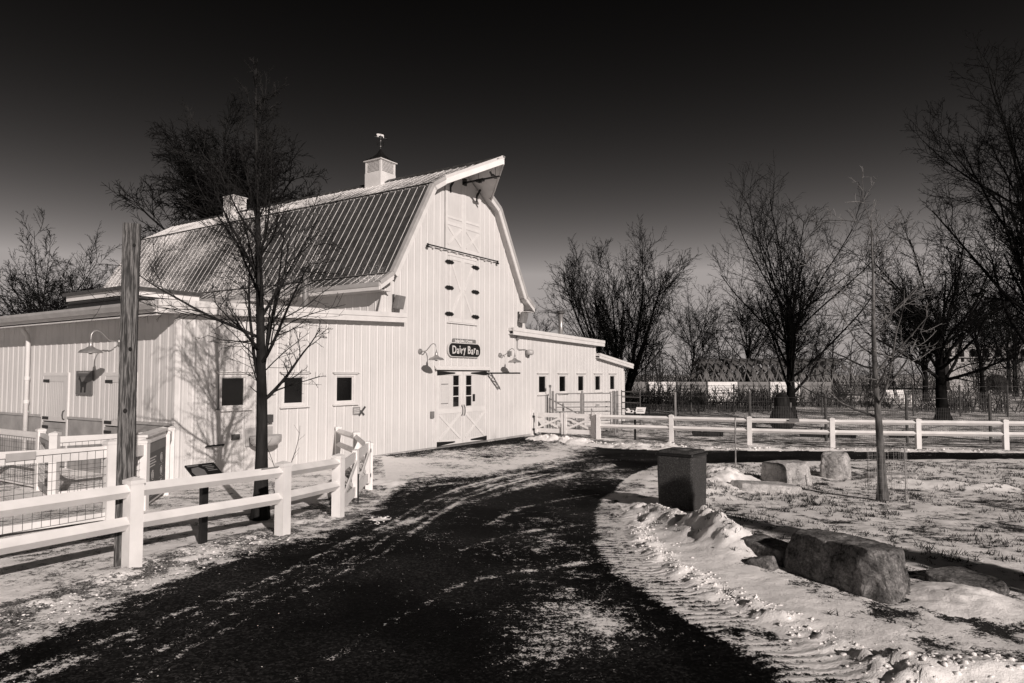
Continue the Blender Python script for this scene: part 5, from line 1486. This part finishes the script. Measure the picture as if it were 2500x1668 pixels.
# second fence line farther back, panels, pavilion, chairs, stone bridge
bf = thing('park_fence', 'distant dark wire fence across the park behind the yard', 'fence', (8.0, 40.0, -0.3), R(-8))
for k in range(14): MB().tube([(2.4 * k, 0, 0), (2.4 * k, 0, 1.75)], 0.05, 6).build('post', 'dark_metal', bf)
for z in (0.3, 0.75, 1.2, 1.65): MB().tube([(0, 0, z), (31.2, 0, z)], 0.014, 4).build('top_wire', 'dark_metal', bf)
wire_panel(bf, (0, 0, 0), (31.2, 0, 0), 0.02, 1.3, 0.12, 0.15, 0.006)
def panels():
    labs = ['white', 'grey', 'white', 'grey', 'white', 'grey']
    x = 8.6
    for k, (w, mt, lb) in enumerate(((2.3, 'panel_grey', 'grey screen panel leftmost in the distant row'), (2.3, 'panel_white', 'blank white screen panel left of the lattice pavilion'), (2.45, 'panel_grey', 'grey screen panel with pale lines under the left end of the pavilion'),
                                  (2.5, 'panel_white', 'white screen panel under the middle of the lattice pavilion'), (2.5, 'panel_grey', 'grey screen panel under the right half of the pavilion'), (2.5, 'panel_white', 'white screen panel behind the thick yard tree'), (2.5, 'panel_grey', 'grey screen panel rightmost in the distant row'))):
        t = thing('screen_panel', lb, 'panel', (x, 55.0 - 0.02 * k, -0.3), 0, 'row of screen panels in the park')
        MB().box((0.05, -0.03, 0.12), (w - 0.05, 0.0, 1.72)).build('sheet', mt, t)
        MB().box((0.0, -0.06, 0.0), (0.08, 0.03, 1.75)).build('upright', 'dark_metal', t)
        if k in (2, 3, 4):
            m = MB()
            for j in range(3): m.box((0.4, -0.034, 1.2 - 0.2 * j), (w - 0.4 - 0.3 * (j % 2), -0.0305, 1.26 - 0.2 * j))
            m.build('text_line', 'panel_grey' if mt == 'panel_white' else 'porcelain', t)
        x += w
panels()
def pavilion():
    t = thing('lattice_pavilion', 'dark arched timber lattice pavilion beyond the screen panels', 'pavilion', (16.3, 62.0, -0.3))
    L, n, rad, hgt = 14.0, 20, 2.6, 3.75
    def arch(s, f): # f 0..1 around the arch
        a = math.pi * f; return (s, -rad * math.cos(a), hgt * (math.sin(a) ** 0.7))
    st_ = L / n; m_ = 12
    for k in range(-5, n + 1):
        for dirn in (1, -1):
            pts = []
            for j in range(m_ + 1):
                s_ = k * st_ + (5 * st_ * j / m_ if dirn > 0 else 5 * st_ * (1 - j / m_))
                if -0.01 <= s_ <= L + 0.01: pts.append(arch(s_, j / m_))
            if len(pts) < 2: continue
            mb = MB()
            for p_, q_ in zip(pts[:-1], pts[1:]): mb.bar(p_, q_, 0.05, 0.08, up=(0, 0.3, 1))
            mb.build('curved_rib', 'lattice' if dirn > 0 else 'lattice_pale', t)
    mb = MB()
    for sgn in (-1, 1): mb.box((0, sgn * rad - 0.1, -0.05), (L, sgn * rad + 0.1, 0.15))
    mb.build('footing', 'stone', t)
    mb = MB()
    for k in range(1, n - 1):
        for j in range(2, 11):
            c = (k + 0.5 * (j % 2)) * st_; f = j / 12 * 1.0
            q = [arch(c - st_ * 0.36, f), arch(c, f - 0.06), arch(c + st_ * 0.36, f), arch(c, f + 0.06)]
            if (k * 7 + j * 3) % 4 or j > 6: mb.add(q, [(0, 1, 2, 3)])
    o = mb.build('pod_skin', 'lattice', t); o['kind'] = 'stuff'
    so = o.modifiers.new('thick', 'SOLIDIFY'); so.thickness = 0.04
pavilion()
def chair(label, x, y):
    t = thing('garden_chair', label, 'chair', (x, y, -0.3), R(12), 'white garden chairs far off in the park')
    for k in range(4): MB().hexa([(-0.3 + 0.16 * k, 0.25, 0.35), (-0.18 + 0.16 * k, 0.25, 0.35), (-0.18 + 0.16 * k, 0.29, 0.35), (-0.3 + 0.16 * k, 0.29, 0.35), (-0.3 + 0.16 * k, 0.5, 1.05), (-0.18 + 0.16 * k, 0.5, 1.05), (-0.18 + 0.16 * k, 0.54, 1.05), (-0.3 + 0.16 * k, 0.54, 1.05)]).build('back_slat', 'panel_white', t)
    MB().box((-0.32, -0.3, 0.34), (0.36, 0.26, 0.38)).build('seat', 'panel_white', t)
    for sx in (-0.34, 0.32):
        MB().box((sx, -0.3, 0), (sx + 0.06, -0.22, 0.58)).build('leg', 'panel_white', t); MB().box((sx, 0.22, 0), (sx + 0.06, 0.3, 0.58)).build('leg', 'panel_white', t)
        MB().box((sx - 0.03, -0.34, 0.58), (sx + 0.09, 0.4, 0.61)).build('arm', 'panel_white', t)
chair('white garden chair nearer the young tree, far off in the park', 30.7, 55.0)
chair('white garden chair farther from the young tree, far off in the park', 31.55, 55.0)
def bridge():
    t = thing('stone_bridge', 'pale stone building with a low arch and small arched openings far right', 'bridge', (64.0, 100.0, -0.4), R(4))
    # wall with the big arch: built as voussoir columns
    Lw, H_ = 26.0, 4.0; cx_, r_ = 7.3, 1.75; zc = 1.1
    m = MB(); n = 40
    pts = [(0, 0, 0), (cx_ - r_, 0, 0), (cx_ - r_, 0, zc)] + [(cx_ - r_ * math.cos(math.pi * k / 16), 0, zc + r_ * 0.75 * math.sin(math.pi * k / 16)) for k in range(1, 16)] + [(cx_ + r_, 0, zc), (cx_ + r_, 0, 0), (Lw, 0, 0), (Lw, 0, H_), (0, 0, H_)]
    m.prism(pts, (0, 3.0, 0)).build('arch_wall', 'stone', t)
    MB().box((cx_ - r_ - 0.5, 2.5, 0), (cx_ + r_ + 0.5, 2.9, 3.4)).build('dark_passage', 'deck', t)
    MB().box((-0.2, -0.2, H_), (Lw, 3.1, H_ + 0.25)).build('cornice', 'stone', t)
    for k in range(26): MB().box((0.3 + k * 1.0, -0.1, H_ + 0.25), (0.75 + k, 0.1, H_ + 0.8)).build('baluster', 'stone', t)
    MB().box((-0.1, -0.15, H_ + 0.8), (Lw, 0.15, H_ + 1.0)).build('parapet_rail', 'stone', t)
    m = MB(); x = 0.0
    up = H_ + 0.26
    k = 0
    while x < Lw - 2:
        c = x + 1.0; ra = 0.62
        pts = [(x, 1.6, up), (c - ra, 1.6, up), (c - ra, 1.6, up + 1.4)] + [(c - ra * math.cos(math.pi * q / 8), 1.6, up + 1.4 + ra * math.sin(math.pi * q / 8)) for q in range(1, 8)] + [(c + ra, 1.6, up + 1.4), (c + ra, 1.6, up), (x + 1.999, 1.6, up), (x + 1.999, 1.6, up + 2.7), (x, 1.6, up + 2.7)]
        MB().prism(pts, (0, 0.5, 0)).build('arcade_bay', 'stone', t); x += 2.0
    MB().box((0, 2.4, up), (Lw, 2.6, up + 2.7)).build('back_wall', 'deck', t)
    for x in (4.1, 10.4, 17.0): MB().box((x, -0.12, 0), (x + 0.4, 0, H_)).build('pilaster', 'stone', t)
bridge()

# ================================================================== trees
def tubes(P, Rr, sides):
    N, m, _ = P.shape
    T = np.gradient(P, axis=1); T /= np.linalg.norm(T, axis=2, keepdims=True) + 1e-9
    ref = np.where(np.abs(T[..., 2:3]) > 0.9, np.array([1.0, 0, 0]), np.array([0, 0, 1.0]))
    S = np.cross(T, ref); S /= np.linalg.norm(S, axis=2, keepdims=True) + 1e-9
    B = np.cross(T, S)
    a = 2 * np.pi * np.arange(sides) / sides
    V = P[:, :, None, :] + Rr[:, :, None, None] * (S[:, :, None, :] * np.cos(a)[None, None, :, None] + B[:, :, None, :] * np.sin(a)[None, None, :, None])
    idx = np.arange(N * m * sides).reshape(N, m, sides)
    nx = np.roll(idx, -1, axis=2)
    F = np.stack([idx[:, :-1], nx[:, :-1], nx[:, 1:], idx[:, 1:]], -1).reshape(-1, 4)
    return V.reshape(-1, 3), F
def grow(rng, P0, D0, L, R0, R1, nseg, wob, trop, twist=None):
    N = len(P0); P = np.zeros((N, nseg + 1, 3)); P[:, 0] = P0; D = D0 / np.linalg.norm(D0, axis=1, keepdims=True)
    for i in range(nseg):
        D = D + rng.normal(size=(N, 3)) * wob; D[:, 2] += trop
        D /= np.linalg.norm(D, axis=1, keepdims=True)
        P[:, i + 1] = P[:, i] + D * (L / nseg)[:, None]
    t = np.linspace(0, 1, nseg + 1)[None, :]
    Rr = R0[:, None] * (1 - t) + R1[:, None] * t
    return P, Rr
def sprout(rng, P, Rr, Ls, n, t0, t1, ang, ratio, rratio, nseg, wob, trop, rmin, fall=0.5, r_end=0.35):
    N, m, _ = P.shape
    t = (np.arange(n)[None, :] + rng.rand(N, n)) / n * (t1 - t0) + t0
    k = np.clip((t * (m - 1)).astype(int), 0, m - 2); f = t * (m - 1) - k
    ii = np.arange(N)[:, None]
    p = P[ii, k] * (1 - f)[..., None] + P[ii, k + 1] * f[..., None]
    r = Rr[ii, k] * (1 - f) + Rr[ii, k + 1] * f
    T = P[ii, k + 1] - P[ii, k]; T /= np.linalg.norm(T, axis=2, keepdims=True) + 1e-9
    rnd = rng.normal(size=(N, n, 3)); S = np.cross(T, rnd); S /= np.linalg.norm(S, axis=2, keepdims=True) + 1e-9
    a = np.radians(rng.uniform(ang[0], ang[1], (N, n)))[..., None]
    D = T * np.cos(a) + S * np.sin(a)
    L = Ls[:, None] * ratio * (1 - fall * t) * rng.uniform(0.6, 1.25, (N, n))
    R0 = np.maximum(np.minimum(r * rratio, r * 0.95), rmin)
    M = N * n
    L = L.reshape(M); R0 = R0.reshape(M)
    Pn, Rn = grow(rng, p.reshape(M, 3), D.reshape(M, 3), L, R0, np.maximum(R0 * r_end, rmin * 0.7), nseg, wob, trop)
    return Pn, Rn, L
def merge(parts):
    V = []; F = []; k = 0
    for v, f in parts: V.append(v); F.append(f + k); k += len(v)
    return np.concatenate(V), np.concatenate(F)
def tree(name, label, x, y, spec, seed, bark='bark_far', twig=None, z=None, group=None, zoff=0.0):
    rng = np.random.RandomState(seed)
    z = (gz(x, y) if z is None else z) - 0.05
    t = thing(name, label, 'tree', (x, y, z), 0, group)
    h, r = spec['h'], spec['r']
    ns = spec.get('stems', 1)
    P0 = np.zeros((ns, 3)); D0 = np.tile([[spec.get('lean', (0, 0))[0], spec.get('lean', (0, 0))[1], 1.0]], (ns, 1))
    if ns > 1:
        a = np.arange(ns) * 2 * np.pi / ns + rng.rand(); P0[:, 0] = np.cos(a) * r; P0[:, 1] = np.sin(a) * r
        sp = spec.get('splay', 0.35); D0[:, 0] += np.cos(a) * sp * rng.uniform(0.5, 1.2, ns); D0[:, 1] += np.sin(a) * sp * rng.uniform(0.5, 1.2, ns)
    Ls = np.full(ns, h) * rng.uniform(0.85, 1.0, ns); Ls[0] = h
    nseg = 14
    P, Rr = grow(rng, P0, D0, Ls, np.full(ns, r), np.full(ns, spec.get('rtop', 0.02)), nseg, spec.get('wob0', 0.035), spec.get('trop0', 0.02))
    Rr = Rr * (1 + 0.55 * np.exp(-np.linspace(0, 1, nseg + 1)[None, :] * 22))      # root flare
    wood = [tubes(P, Rr, 9)]
    cur = [(P, Rr, Ls)]; crown = []
    lv = spec['levels']
    for i, q in enumerate(lv):
        src = cur[-1] if not q.get('all') else None
        Pn, Rn, Ln = sprout(rng, cur[-1][0], cur[-1][1], cur[-1][2], q['n'], q.get('t0', 0.2), q.get('t1', 1.0), q['ang'], q['ratio'], q.get('rr', 0.6), q.get('seg', 6), q.get('wob', 0.09), q.get('trop', 0.05), q.get('rmin', 0.006), q.get('fall', 0.5), q.get('rend', 0.3))
        zmin = spec.get('zmin', 0.0)
        Pn[..., 2] = np.maximum(Pn[..., 2], zmin)
        tb = tubes(Pn, Rn, q.get('sides', 5 if i == 0 else (4 if i == 1 else 3)))
        if i == 0 and not q.get('crown'): wood.append(tb)
        else: crown.append(tb)
        cur.append((Pn, Rn, Ln))
        if q.get('extra'):   # short twigs straight off the heavier wood too
            e = q['extra']
            Pe, Re, Le = sprout(rng, cur[-2][0], cur[-2][1], cur[-2][2], e['n'], e.get('t0', 0.2), 1.0, e['ang'], e['ratio'], 0.4, 3, 0.12, 0.05, e.get('rmin', 0.006))
            crown.append(tubes(Pe, Re, 3))
    V, F = merge(wood); o = link('trunk', np_mesh('trunk', V, F, bark, True), t)
    V, F = merge(crown); o = link('crown', np_mesh('crown', V, F, twig or bark, False), t)
    return t
def lv(n, ang, ratio, rr=0.5, seg=5, wob=0.12, trop=0.05, rmin=0.01, fall=0.5, t0=0.15, t1=1.0, rend=0.3, **k):
    return dict(n=n, ang=ang, ratio=ratio, rr=rr, seg=seg, wob=wob, trop=trop, rmin=rmin, fall=fall, t0=t0, t1=t1, rend=rend, **k)
# --- young tree in front of the wing
tree('young_tree', 'young bare tree with dark trunk behind the near fence before the left wing', -3.66, 10.04,
     dict(h=6.7, r=0.098, rtop=0.008, wob0=0.012, zmin=0.95,
          levels=[lv(34, (12, 76), 0.42, 0.42, 10, 0.05, 0.045, 0.008, 0.88, t0=0.235, t1=0.95, rend=0.15),
                  lv(9, (20, 58), 0.50, 0.45, 7, 0.10, 0.02, 0.0048, 0.4, t0=0.1, rend=0.3, extra=dict(n=6, t0=0.1, ang=(30, 70), ratio=0.12, rmin=0.0034)),
                  lv(7, (25, 62), 0.50, 0.5, 4, 0.12, 0.02, 0.0036, rend=0.5),
                  lv(3, (30, 65), 0.42, 0.6, 1, 0.15, 0.02, 0.0030, t0=0.3, rend=0.6)]), 21, 'bark', 'bark')
# --- big tree behind the barn and the left edge trees
tree('bare_tree', 'huge bare spreading tree rising behind the barn roof at left', -18.6, 45.0,
     dict(h=12.2, r=0.52, rtop=0.2, wob0=0.008, levels=[lv(32, (6, 80), 0.50, 0.38, 9, 0.05, 0.03, 0.07, 0.02, t0=0.52, t1=1.0),
          lv(12, (22, 55), 0.48, 0.42, 6, 0.10, 0.02, 0.026, 0.3), lv(9, (25, 60), 0.54, 0.5, 4, 0.14, 0.01, 0.02, 0.3), lv(7, (25, 62), 0.52, 0.6, 1, 0.2, 0.0, 0.016, 0.3)]), 36)
tree('bare_tree', 'bare tree at the far left edge beyond the wing roof', -21.2, 30.5, dict(h=5.2, r=0.17, rtop=0.07, wob0=0.02, levels=[lv(15, (14, 70), 0.95, 0.42, 8, 0.08, 0.05, fall=0.15, t0=0.35), lv(11, (25, 58), 0.46, 0.45, 5, fall=0.35), lv(9, (25, 60), 0.50, seg=3, rmin=0.009), lv(4, (25, 62), 0.45, seg=1, rmin=0.0075)]), 34)
tree('bare_tree', 'rounded bare tree just left of the timber post beyond the wing roof', -24.0, 39.0, dict(h=5.2, r=0.2, rtop=0.08, wob0=0.02, levels=[lv(17, (14, 78), 0.95, 0.42, 8, 0.08, 0.045, fall=0.15, t0=0.35), lv(12, (25, 58), 0.46, 0.45, 5, fall=0.35, rmin=0.013), lv(9, (25, 60), 0.50, seg=3, rmin=0.0105), lv(5, (25, 62), 0.45, seg=1, rmin=0.009)]), 35)
# --- right of the barn
tree('bare_tree', 'bare multi-stemmed tree behind the end of the right wing', 6.9, 44.0,
     dict(h=8.6, r=0.11, rtop=0.04, stems=10, splay=0.6, wob0=0.02, trop0=0.03,
          levels=[lv(10, (12, 44), 0.54, 0.42, 7, 0.06, 0.06, 0.018, 0.3, t0=0.18, t1=1.0),
                  lv(7, (20, 48), 0.54, 0.45, 5, 0.08, 0.05, 0.012, 0.3), lv(6, (22, 52), 0.54, 0.5, 3, 0.11, 0.04, 0.0095, 0.3), lv(4, (25, 55), 0.48, 0.6, 1, 0.14, 0.04, 0.0082)]), 41)
tree('bare_tree', 'bare tree with thick forked trunk inside the animal yard', 13.9, 34.1,
     dict(h=6.2, r=0.235, rtop=0.09, wob0=0.012,
          levels=[lv(27, (8, 66), 0.88, 0.38, 9, 0.05, 0.055, 0.03, 0.15, t0=0.20, t1=1.0),
                  lv(10, (20, 52), 0.48, 0.42, 6, 0.08, 0.05, 0.012, 0.3), lv(8, (22, 55), 0.54, 0.5, 4, 0.11, 0.045, 0.0082, 0.3), lv(4, (25, 58), 0.48, 0.6, 1, 0.14, 0.04, 0.0066)]), 42)
tree('bare_tree', 'broad dark tree with low fork near the stone building at right', 22.0, 35.0,
     dict(h=5.0, r=0.31, rtop=0.14, wob0=0.02,
          levels=[lv(26, (10, 80), 1.08, 0.40, 9, 0.07, 0.035, 0.04, 0.05, t0=0.36, t1=1.0),
                  lv(11, (22, 55), 0.50, 0.42, 6, 0.11, 0.03, 0.014, 0.3), lv(9, (25, 58), 0.52, 0.5, 4, 0.14, 0.02, 0.0095, 0.3), lv(5, (25, 60), 0.48, 0.6, 1, 0.18, 0.02, 0.0076)]), 43)
tree('bare_tree', 'tall bare tree leaning in from the right edge', 17.4, 22.6,
     dict(h=8.6, r=0.24, rtop=0.08, lean=(-0.03, 0.0), wob0=0.012, levels=[lv(30, (8, 52), 0.56, 0.42, 8, 0.07, 0.06, 0.02, 0.15, t0=0.30, t1=1.0),
           lv(13, (25, 58), 0.48, 0.42, 6, 0.11, 0.05, 0.0095, 0.35), lv(9, (25, 60), 0.48, 0.5, 4, 0.13, 0.04, 0.0072, 0.35), lv(5, (25, 62), 0.44, 0.6, 1, 0.15, 0.03, 0.006)]), 44)
# --- young pale tree on the lawn
tree('young_tree', 'young pale-barked bare tree in a wire guard on the snowy lawn', 6.29, 11.7,
     dict(h=5.1, r=0.075, rtop=0.006, wob0=0.015, zmin=0.7,
          levels=[lv(20, (38, 78), 0.42, 0.42, 9, 0.12, 0.06, 0.007, 0.55, t0=0.26, t1=0.97, rend=0.3),
                  lv(6, (35, 72), 0.42, 0.5, 5, 0.15, 0.05, 0.0045, rend=0.5), lv(4, (35, 75), 0.42, 0.6, 3, 0.16, 0.05, 0.0036, rend=0.6)]), 52, 'bark_pale', 'twig_pale')
# --- middle distance
LV_mid = [lv(18, (10, 74), 0.98, 0.40, 7, 0.08, 0.045, 0.028, 0.1, t0=0.32), lv(9, (22, 55), 0.50, 0.45, 5, 0.11, 0.04, 0.017, 0.3), lv(7, (25, 58), 0.54, 0.5, 3, 0.14, 0.03, 0.012, 0.3), lv(4, (25, 60), 0.50, 0.6, 1, 0.16, 0.02, 0.0105)]
for k, (x, y, h, r, lb) in enumerate(((17.2, 66, 10.6, 0.15, 'slender crooked bare tree just left of the lattice pavilion'),
                                      (22.0, 64, 11.2, 0.22, 'round-headed bare tree standing behind the lattice pavilion'),
                                      (28.5, 70, 11.0, 0.22, 'distant bare tree right of the lattice pavilion'),
                                      (35.0, 58, 10.5, 0.22, 'distant bare tree behind the young pale tree'),
                                      (44.0, 64, 12.5, 0.24, 'distant bare tree behind the broad low-forked tree'),
                                      (53.0, 72, 13.0, 0.24, 'distant bare tree left of the stone building'),
                                      (11.5, 78, 9.0, 0.2, 'distant bare tree seen between the wing and the lattice pavilion'),
                                      (2.2, 62, 7.2, 0.18, 'low bare treetop showing above the right wing roof'),
                                      (-33.0, 48, 10.0, 0.25, 'bare tree at the far left edge behind the nearer edge tree'),
                                      (61.0, 84, 13.0, 0.26, 'distant bare tree in front of the stone building at right edge'))):
    tree('bare_tree', lb, x, y, dict(h=h * 0.53, r=r, rtop=r * 0.4, wob0=0.025, levels=LV_mid), 60 + k, group='distant bare trees in the park')
# --- dense evergreen just outside the right of the frame; its shadow falls across the bin
def evergreen(label, x, y, h, rad, seed):
    rng = np.random.RandomState(seed); t = thing('columnar_evergreen', label, 'tree', (x, y, gz(x, y) - 0.03))
    P, Rr = grow(rng, np.zeros((1, 3)), np.array([[0, 0, 1.0]]), np.array([h]), np.array([0.09]), np.array([0.01]), 10, 0.005, 0.02)
    V, F = tubes(P, Rr, 8); link('trunk', np_mesh('trunk', V, F, 'bark', True), t)
    n = 420; z = rng.uniform(0.12, 0.97, n) * h; a = rng.rand(n) * 2 * np.pi; L = rad * np.sqrt(np.clip(1 - z / h, 0.05, 1)) * rng.uniform(0.7, 1.1, n)
    D = np.stack([np.cos(a), np.sin(a), np.full(n, 0.5)], 1)
    P1, R1 = grow(rng, np.stack([np.zeros(n), np.zeros(n), z], 1), D, L, np.full(n, 0.012), np.full(n, 0.006), 4, 0.08, 0.06)
    P2, R2, L2 = sprout(rng, P1, R1, L, 9, 0.2, 1.0, (30, 60), 0.38, 0.9, 2, 0.1, 0.05, 0.012, r_end=0.8)
    P3, R3, L3 = sprout(rng, P2, R2, L2, 3, 0.1, 1.0, (30, 60), 0.6, 0.9, 1, 0.1, 0.05, 0.011, r_end=0.8)
    V, F = merge([tubes(P1, R1, 4), tubes(P2, R2, 3), tubes(P3, R3, 3)]); link('crown', np_mesh('crown', V, F, 'needle'), t)
evergreen('dense columnar evergreen just past the right edge, shading the waste bin', 6.95, 2.5, 4.05, 0.62, 5)

# --- wintry thicket along the back of the park: nobody could count it
def thicket():
    rng = np.random.RandomState(9); n = 4200
    x = rng.uniform(-60, 130, n); y = rng.uniform(58, 125, n)
    x = np.concatenate([x, rng.uniform(5, 60, 3000)]); y = np.concatenate([y, rng.uniform(41, 56, 3000)])
    keep = (x < -25) | (x > 3); x, y = x[keep], y[keep]
    clump = fbm(x * 0.07, y * 0.07, 2); k = clump > np.where(y < 56.5, 0.02, -0.15); x, y, clump = x[k], y[k], clump[k]
    P0 = np.stack([x, y, np.full(len(x), -0.35)], 1)
    D = rng.normal(size=(len(x), 3)) * 0.35; D[:, 2] = 1
    L = np.clip(rng.uniform(1.2, 4.2, len(x)) * (1 + clump), 0.8, 6.5); L = np.where(y < 56.5, L * 0.36, L)
    P, Rr = grow(rng, P0, D, L, np.full(len(x), 0.04), np.full(len(x), 0.016), 3, 0.12, 0.03)
    a = tubes(P, Rr, 3)
    P2, R2, L2 = sprout(rng, P, Rr, L, 7, 0.1, 1.0, (20, 65), 0.5, 0.6, 1, 0.15, 0.03, 0.018)
    b = tubes(P2, R2, 3)
    V, F = merge([a, b])
    o = link('thicket', np_mesh('thicket', V, F, 'shrub'), None); o['kind'] = 'stuff'
    o['label'] = 'wintry brush and shrubs along the back of the park'; o['category'] = 'shrubs'
thicket()
def far_wood():
    rng = np.random.RandomState(19); n = 260
    x = rng.uniform(-150, 190, n); y = rng.uniform(92, 150, n)
    h = rng.uniform(5, 9, n)
    P0 = np.stack([x, y, np.full(n, -0.5)], 1); D = rng.normal(size=(n, 3)) * 0.05; D[:, 2] = 1
    P, Rr = grow(rng, P0, D, h, np.full(n, 0.14), np.full(n, 0.05), 3, 0.05, 0.02)
    a = tubes(P, Rr, 3)
    P2, R2, L2 = sprout(rng, P, Rr, h, 12, 0.15, 1.0, (25, 60), 0.46, 0.4, 2, 0.12, 0.05, 0.05)
    P3, R3, L3 = sprout(rng, P2, R2, L2, 7, 0.2, 1.0, (25, 60), 0.55, 0.6, 1, 0.12, 0.05, 0.03)
    V, F = merge([a, tubes(P2, R2, 3), tubes(P3, R3, 3)])
    o = link('far_wood', np_mesh('far_wood', V, F, 'bark_far'), None); o['kind'] = 'stuff'
    o['label'] = 'far-off line of bare woodland along the horizon'; o['category'] = 'woods'
far_wood()

# --- twiggy saplings by the wing wall
def sapling(label, x, y, h, seed):
    rng = np.random.RandomState(seed)
    P, Rr = grow(rng, np.array([[0, 0, 0.0], [0.03, 0, 0]]), np.array([[0.12, 0.05, 1.0], [-0.06, 0.0, 1.0]]), np.array([h, h * 0.85]), np.array([0.012, 0.009]), np.array([0.003, 0.003]), 9, 0.06, 0.03)
    a = tubes(P, Rr, 5)
    P2, R2, L2 = sprout(rng, P, Rr, np.array([h, h]), 5, 0.3, 1.0, (25, 55), 0.2, 0.5, 4, 0.1, 0.05, 0.003)
    V, F = merge([a, tubes(P2, R2, 3)])
    o = link('sapling', np_mesh('sapling', V, F, 'bark', True), None, None, (x, y, gz(x, y)))
    tag(o, label, 'sapling')
sapling('thin two-stemmed sapling between the young tree and the second fence post', -4.0, 11.9, 1.35, 3)

# ================================================================== small stuff on the ground
def tufts():
    rng = np.random.RandomState(14); n = 9000
    x = rng.uniform(1.9, 16, n); y = rng.uniform(4.6, 17.3, n)
    k = ~inpoly(x, y, ROAD); x, y = x[k], y[k]
    c = fbm(x * 0.7, y * 0.7, 3); k = (c + rng.uniform(-0.3, 0.3, len(x)) > 0.05); x, y = x[k], y[k]
    # keep clear of the ploughed snow by the drive
    dd, _, _ = polydist(x, y, ROAD[22:36]); k = (dd > 0.95) | (rng.rand(len(x)) < 0.06); x, y = x[k], y[k]
    nb = 12; m = len(x) * nb
    sc = rng.uniform(0.5, 1.3, len(x)).repeat(nb)
    bx = np.repeat(x, nb) + rng.normal(size=m) * 0.03 * sc; by = np.repeat(y, nb) + rng.normal(size=m) * 0.03 * sc
    bz = np.array([gz(a, b) for a, b in zip(bx[::nb], by[::nb])]).repeat(nb) - 0.005
    a = rng.rand(m) * 2 * np.pi; h = rng.uniform(0.01, 0.08, m) * sc; w = rng.uniform(0.004, 0.008, m); ln = rng.uniform(0.3, 1.6, m) * 0.06 * sc
    cx_, sx_ = np.cos(a), np.sin(a)
    V = np.stack([np.stack([bx - sx_ * w, by + cx_ * w, bz], 1), np.stack([bx + sx_ * w, by - cx_ * w, bz], 1), np.stack([bx + cx_ * ln, by + sx_ * ln, bz + h], 1)], 1).reshape(-1, 3)
    o = link('grass_tufts', np_mesh('grass_tufts', V, np.arange(len(V)).reshape(-1, 3), 'grass'), None); o['kind'] = 'stuff'
    o['label'] = 'dry grass blades poking through the snow on the lawn'; o['category'] = 'grass'
tufts()
def clods():
    rng = np.random.RandomState(15)
    pts = []
    def along(pl, n, wd, s0, s1):
        pl = np.array(pl); seg = np.linalg.norm(np.diff(pl, axis=0), axis=1); cum = np.concatenate([[0], np.cumsum(seg)])
        for _ in range(n):
            q = rng.rand() * cum[-1]; i = min(np.searchsorted(cum, q) - 1, len(seg) - 1); i = max(i, 0)
            p = pl[i] + (pl[i + 1] - pl[i]) * (q - cum[i]) / seg[i] + rng.normal(size=2) * wd
            pts.append((p[0], p[1], rng.uniform(s0, s1) ** 1.0))
    along([(2.75, 3.9), (2.45, 4.8), (2.2, 5.5), (1.9, 6.3), (1.62, 7.2), (1.62, 8.2), (1.78, 9.4)], 620, 0.10, 0.003, 0.016)
    along([(2.6, 4.55), (3.1, 4.5), (3.6, 4.4)], 130, 0.16, 0.004, 0.022)
    along([(1.9, 10.1), (2.1, 9.5), (2.4, 8.8), (2.5, 7.9)], 160, 0.16, 0.004, 0.018)
    along([(-3.9, 5.6), (-3.75, 6.3), (-3.4, 7.5), (-2.9, 8.7)], 300, 0.16, 0.003, 0.012)
    along([(1.2, 24.2), (2.2, 23.4), (4.2, 22.0), (8, 21.0), (14, 20.4)], 260, 0.24, 0.01, 0.04)
    along([(-1.95, 9.6), (-1.85, 10.2)], 30, 0.08, 0.006, 0.02)
    along([(-3.0, 4.6), (-1.2, 9.0)], 200, 0.5, 0.0015, 0.004)
    along([(0.2, 4.6), (0.6, 9.0)], 120, 0.7, 0.0015, 0.004)
    pts = np.array(pts); N = len(pts)
    ph = (1 + 5 ** 0.5) / 2
    ico = np.array([(-1, ph, 0), (1, ph, 0), (-1, -ph, 0), (1, -ph, 0), (0, -1, ph), (0, 1, ph), (0, -1, -ph), (0, 1, -ph), (ph, 0, -1), (ph, 0, 1), (-ph, 0, -1), (-ph, 0, 1)]) / 1.9
    fi = np.array([(0, 11, 5), (0, 5, 1), (0, 1, 7), (0, 7, 10), (0, 10, 11), (1, 5, 9), (5, 11, 4), (11, 10, 2), (10, 7, 6), (7, 1, 8), (3, 9, 4), (3, 4, 2), (3, 2, 6), (3, 6, 8), (3, 8, 9), (4, 9, 5), (2, 4, 11), (6, 2, 10), (8, 6, 7), (9, 8, 1)])
    zz = np.array([gz(a, b) for a, b, _ in pts])
    V = ico[None] * pts[:, 2][:, None, None] * (1 + 0.35 * rng.normal(size=(N, 12, 1))) * rng.uniform(0.6, 1.3, (N, 1, 3)) * np.array([1.2, 1.2, 0.7])
    V[..., 0] += pts[:, 0][:, None]; V[..., 1] += pts[:, 1][:, None]; V[..., 2] += (zz + pts[:, 2] * 0.15)[:, None]
    F = (fi[None] + (np.arange(N) * 12)[:, None, None]).reshape(-1, 3)
    o = link('snow_clods', np_mesh('snow_clods', V.reshape(-1, 3), F, 'snow'), None); o['kind'] = 'stuff'
    o['label'] = 'loose snow clods thrown up along the drive'; o['category'] = 'snow'
clods()
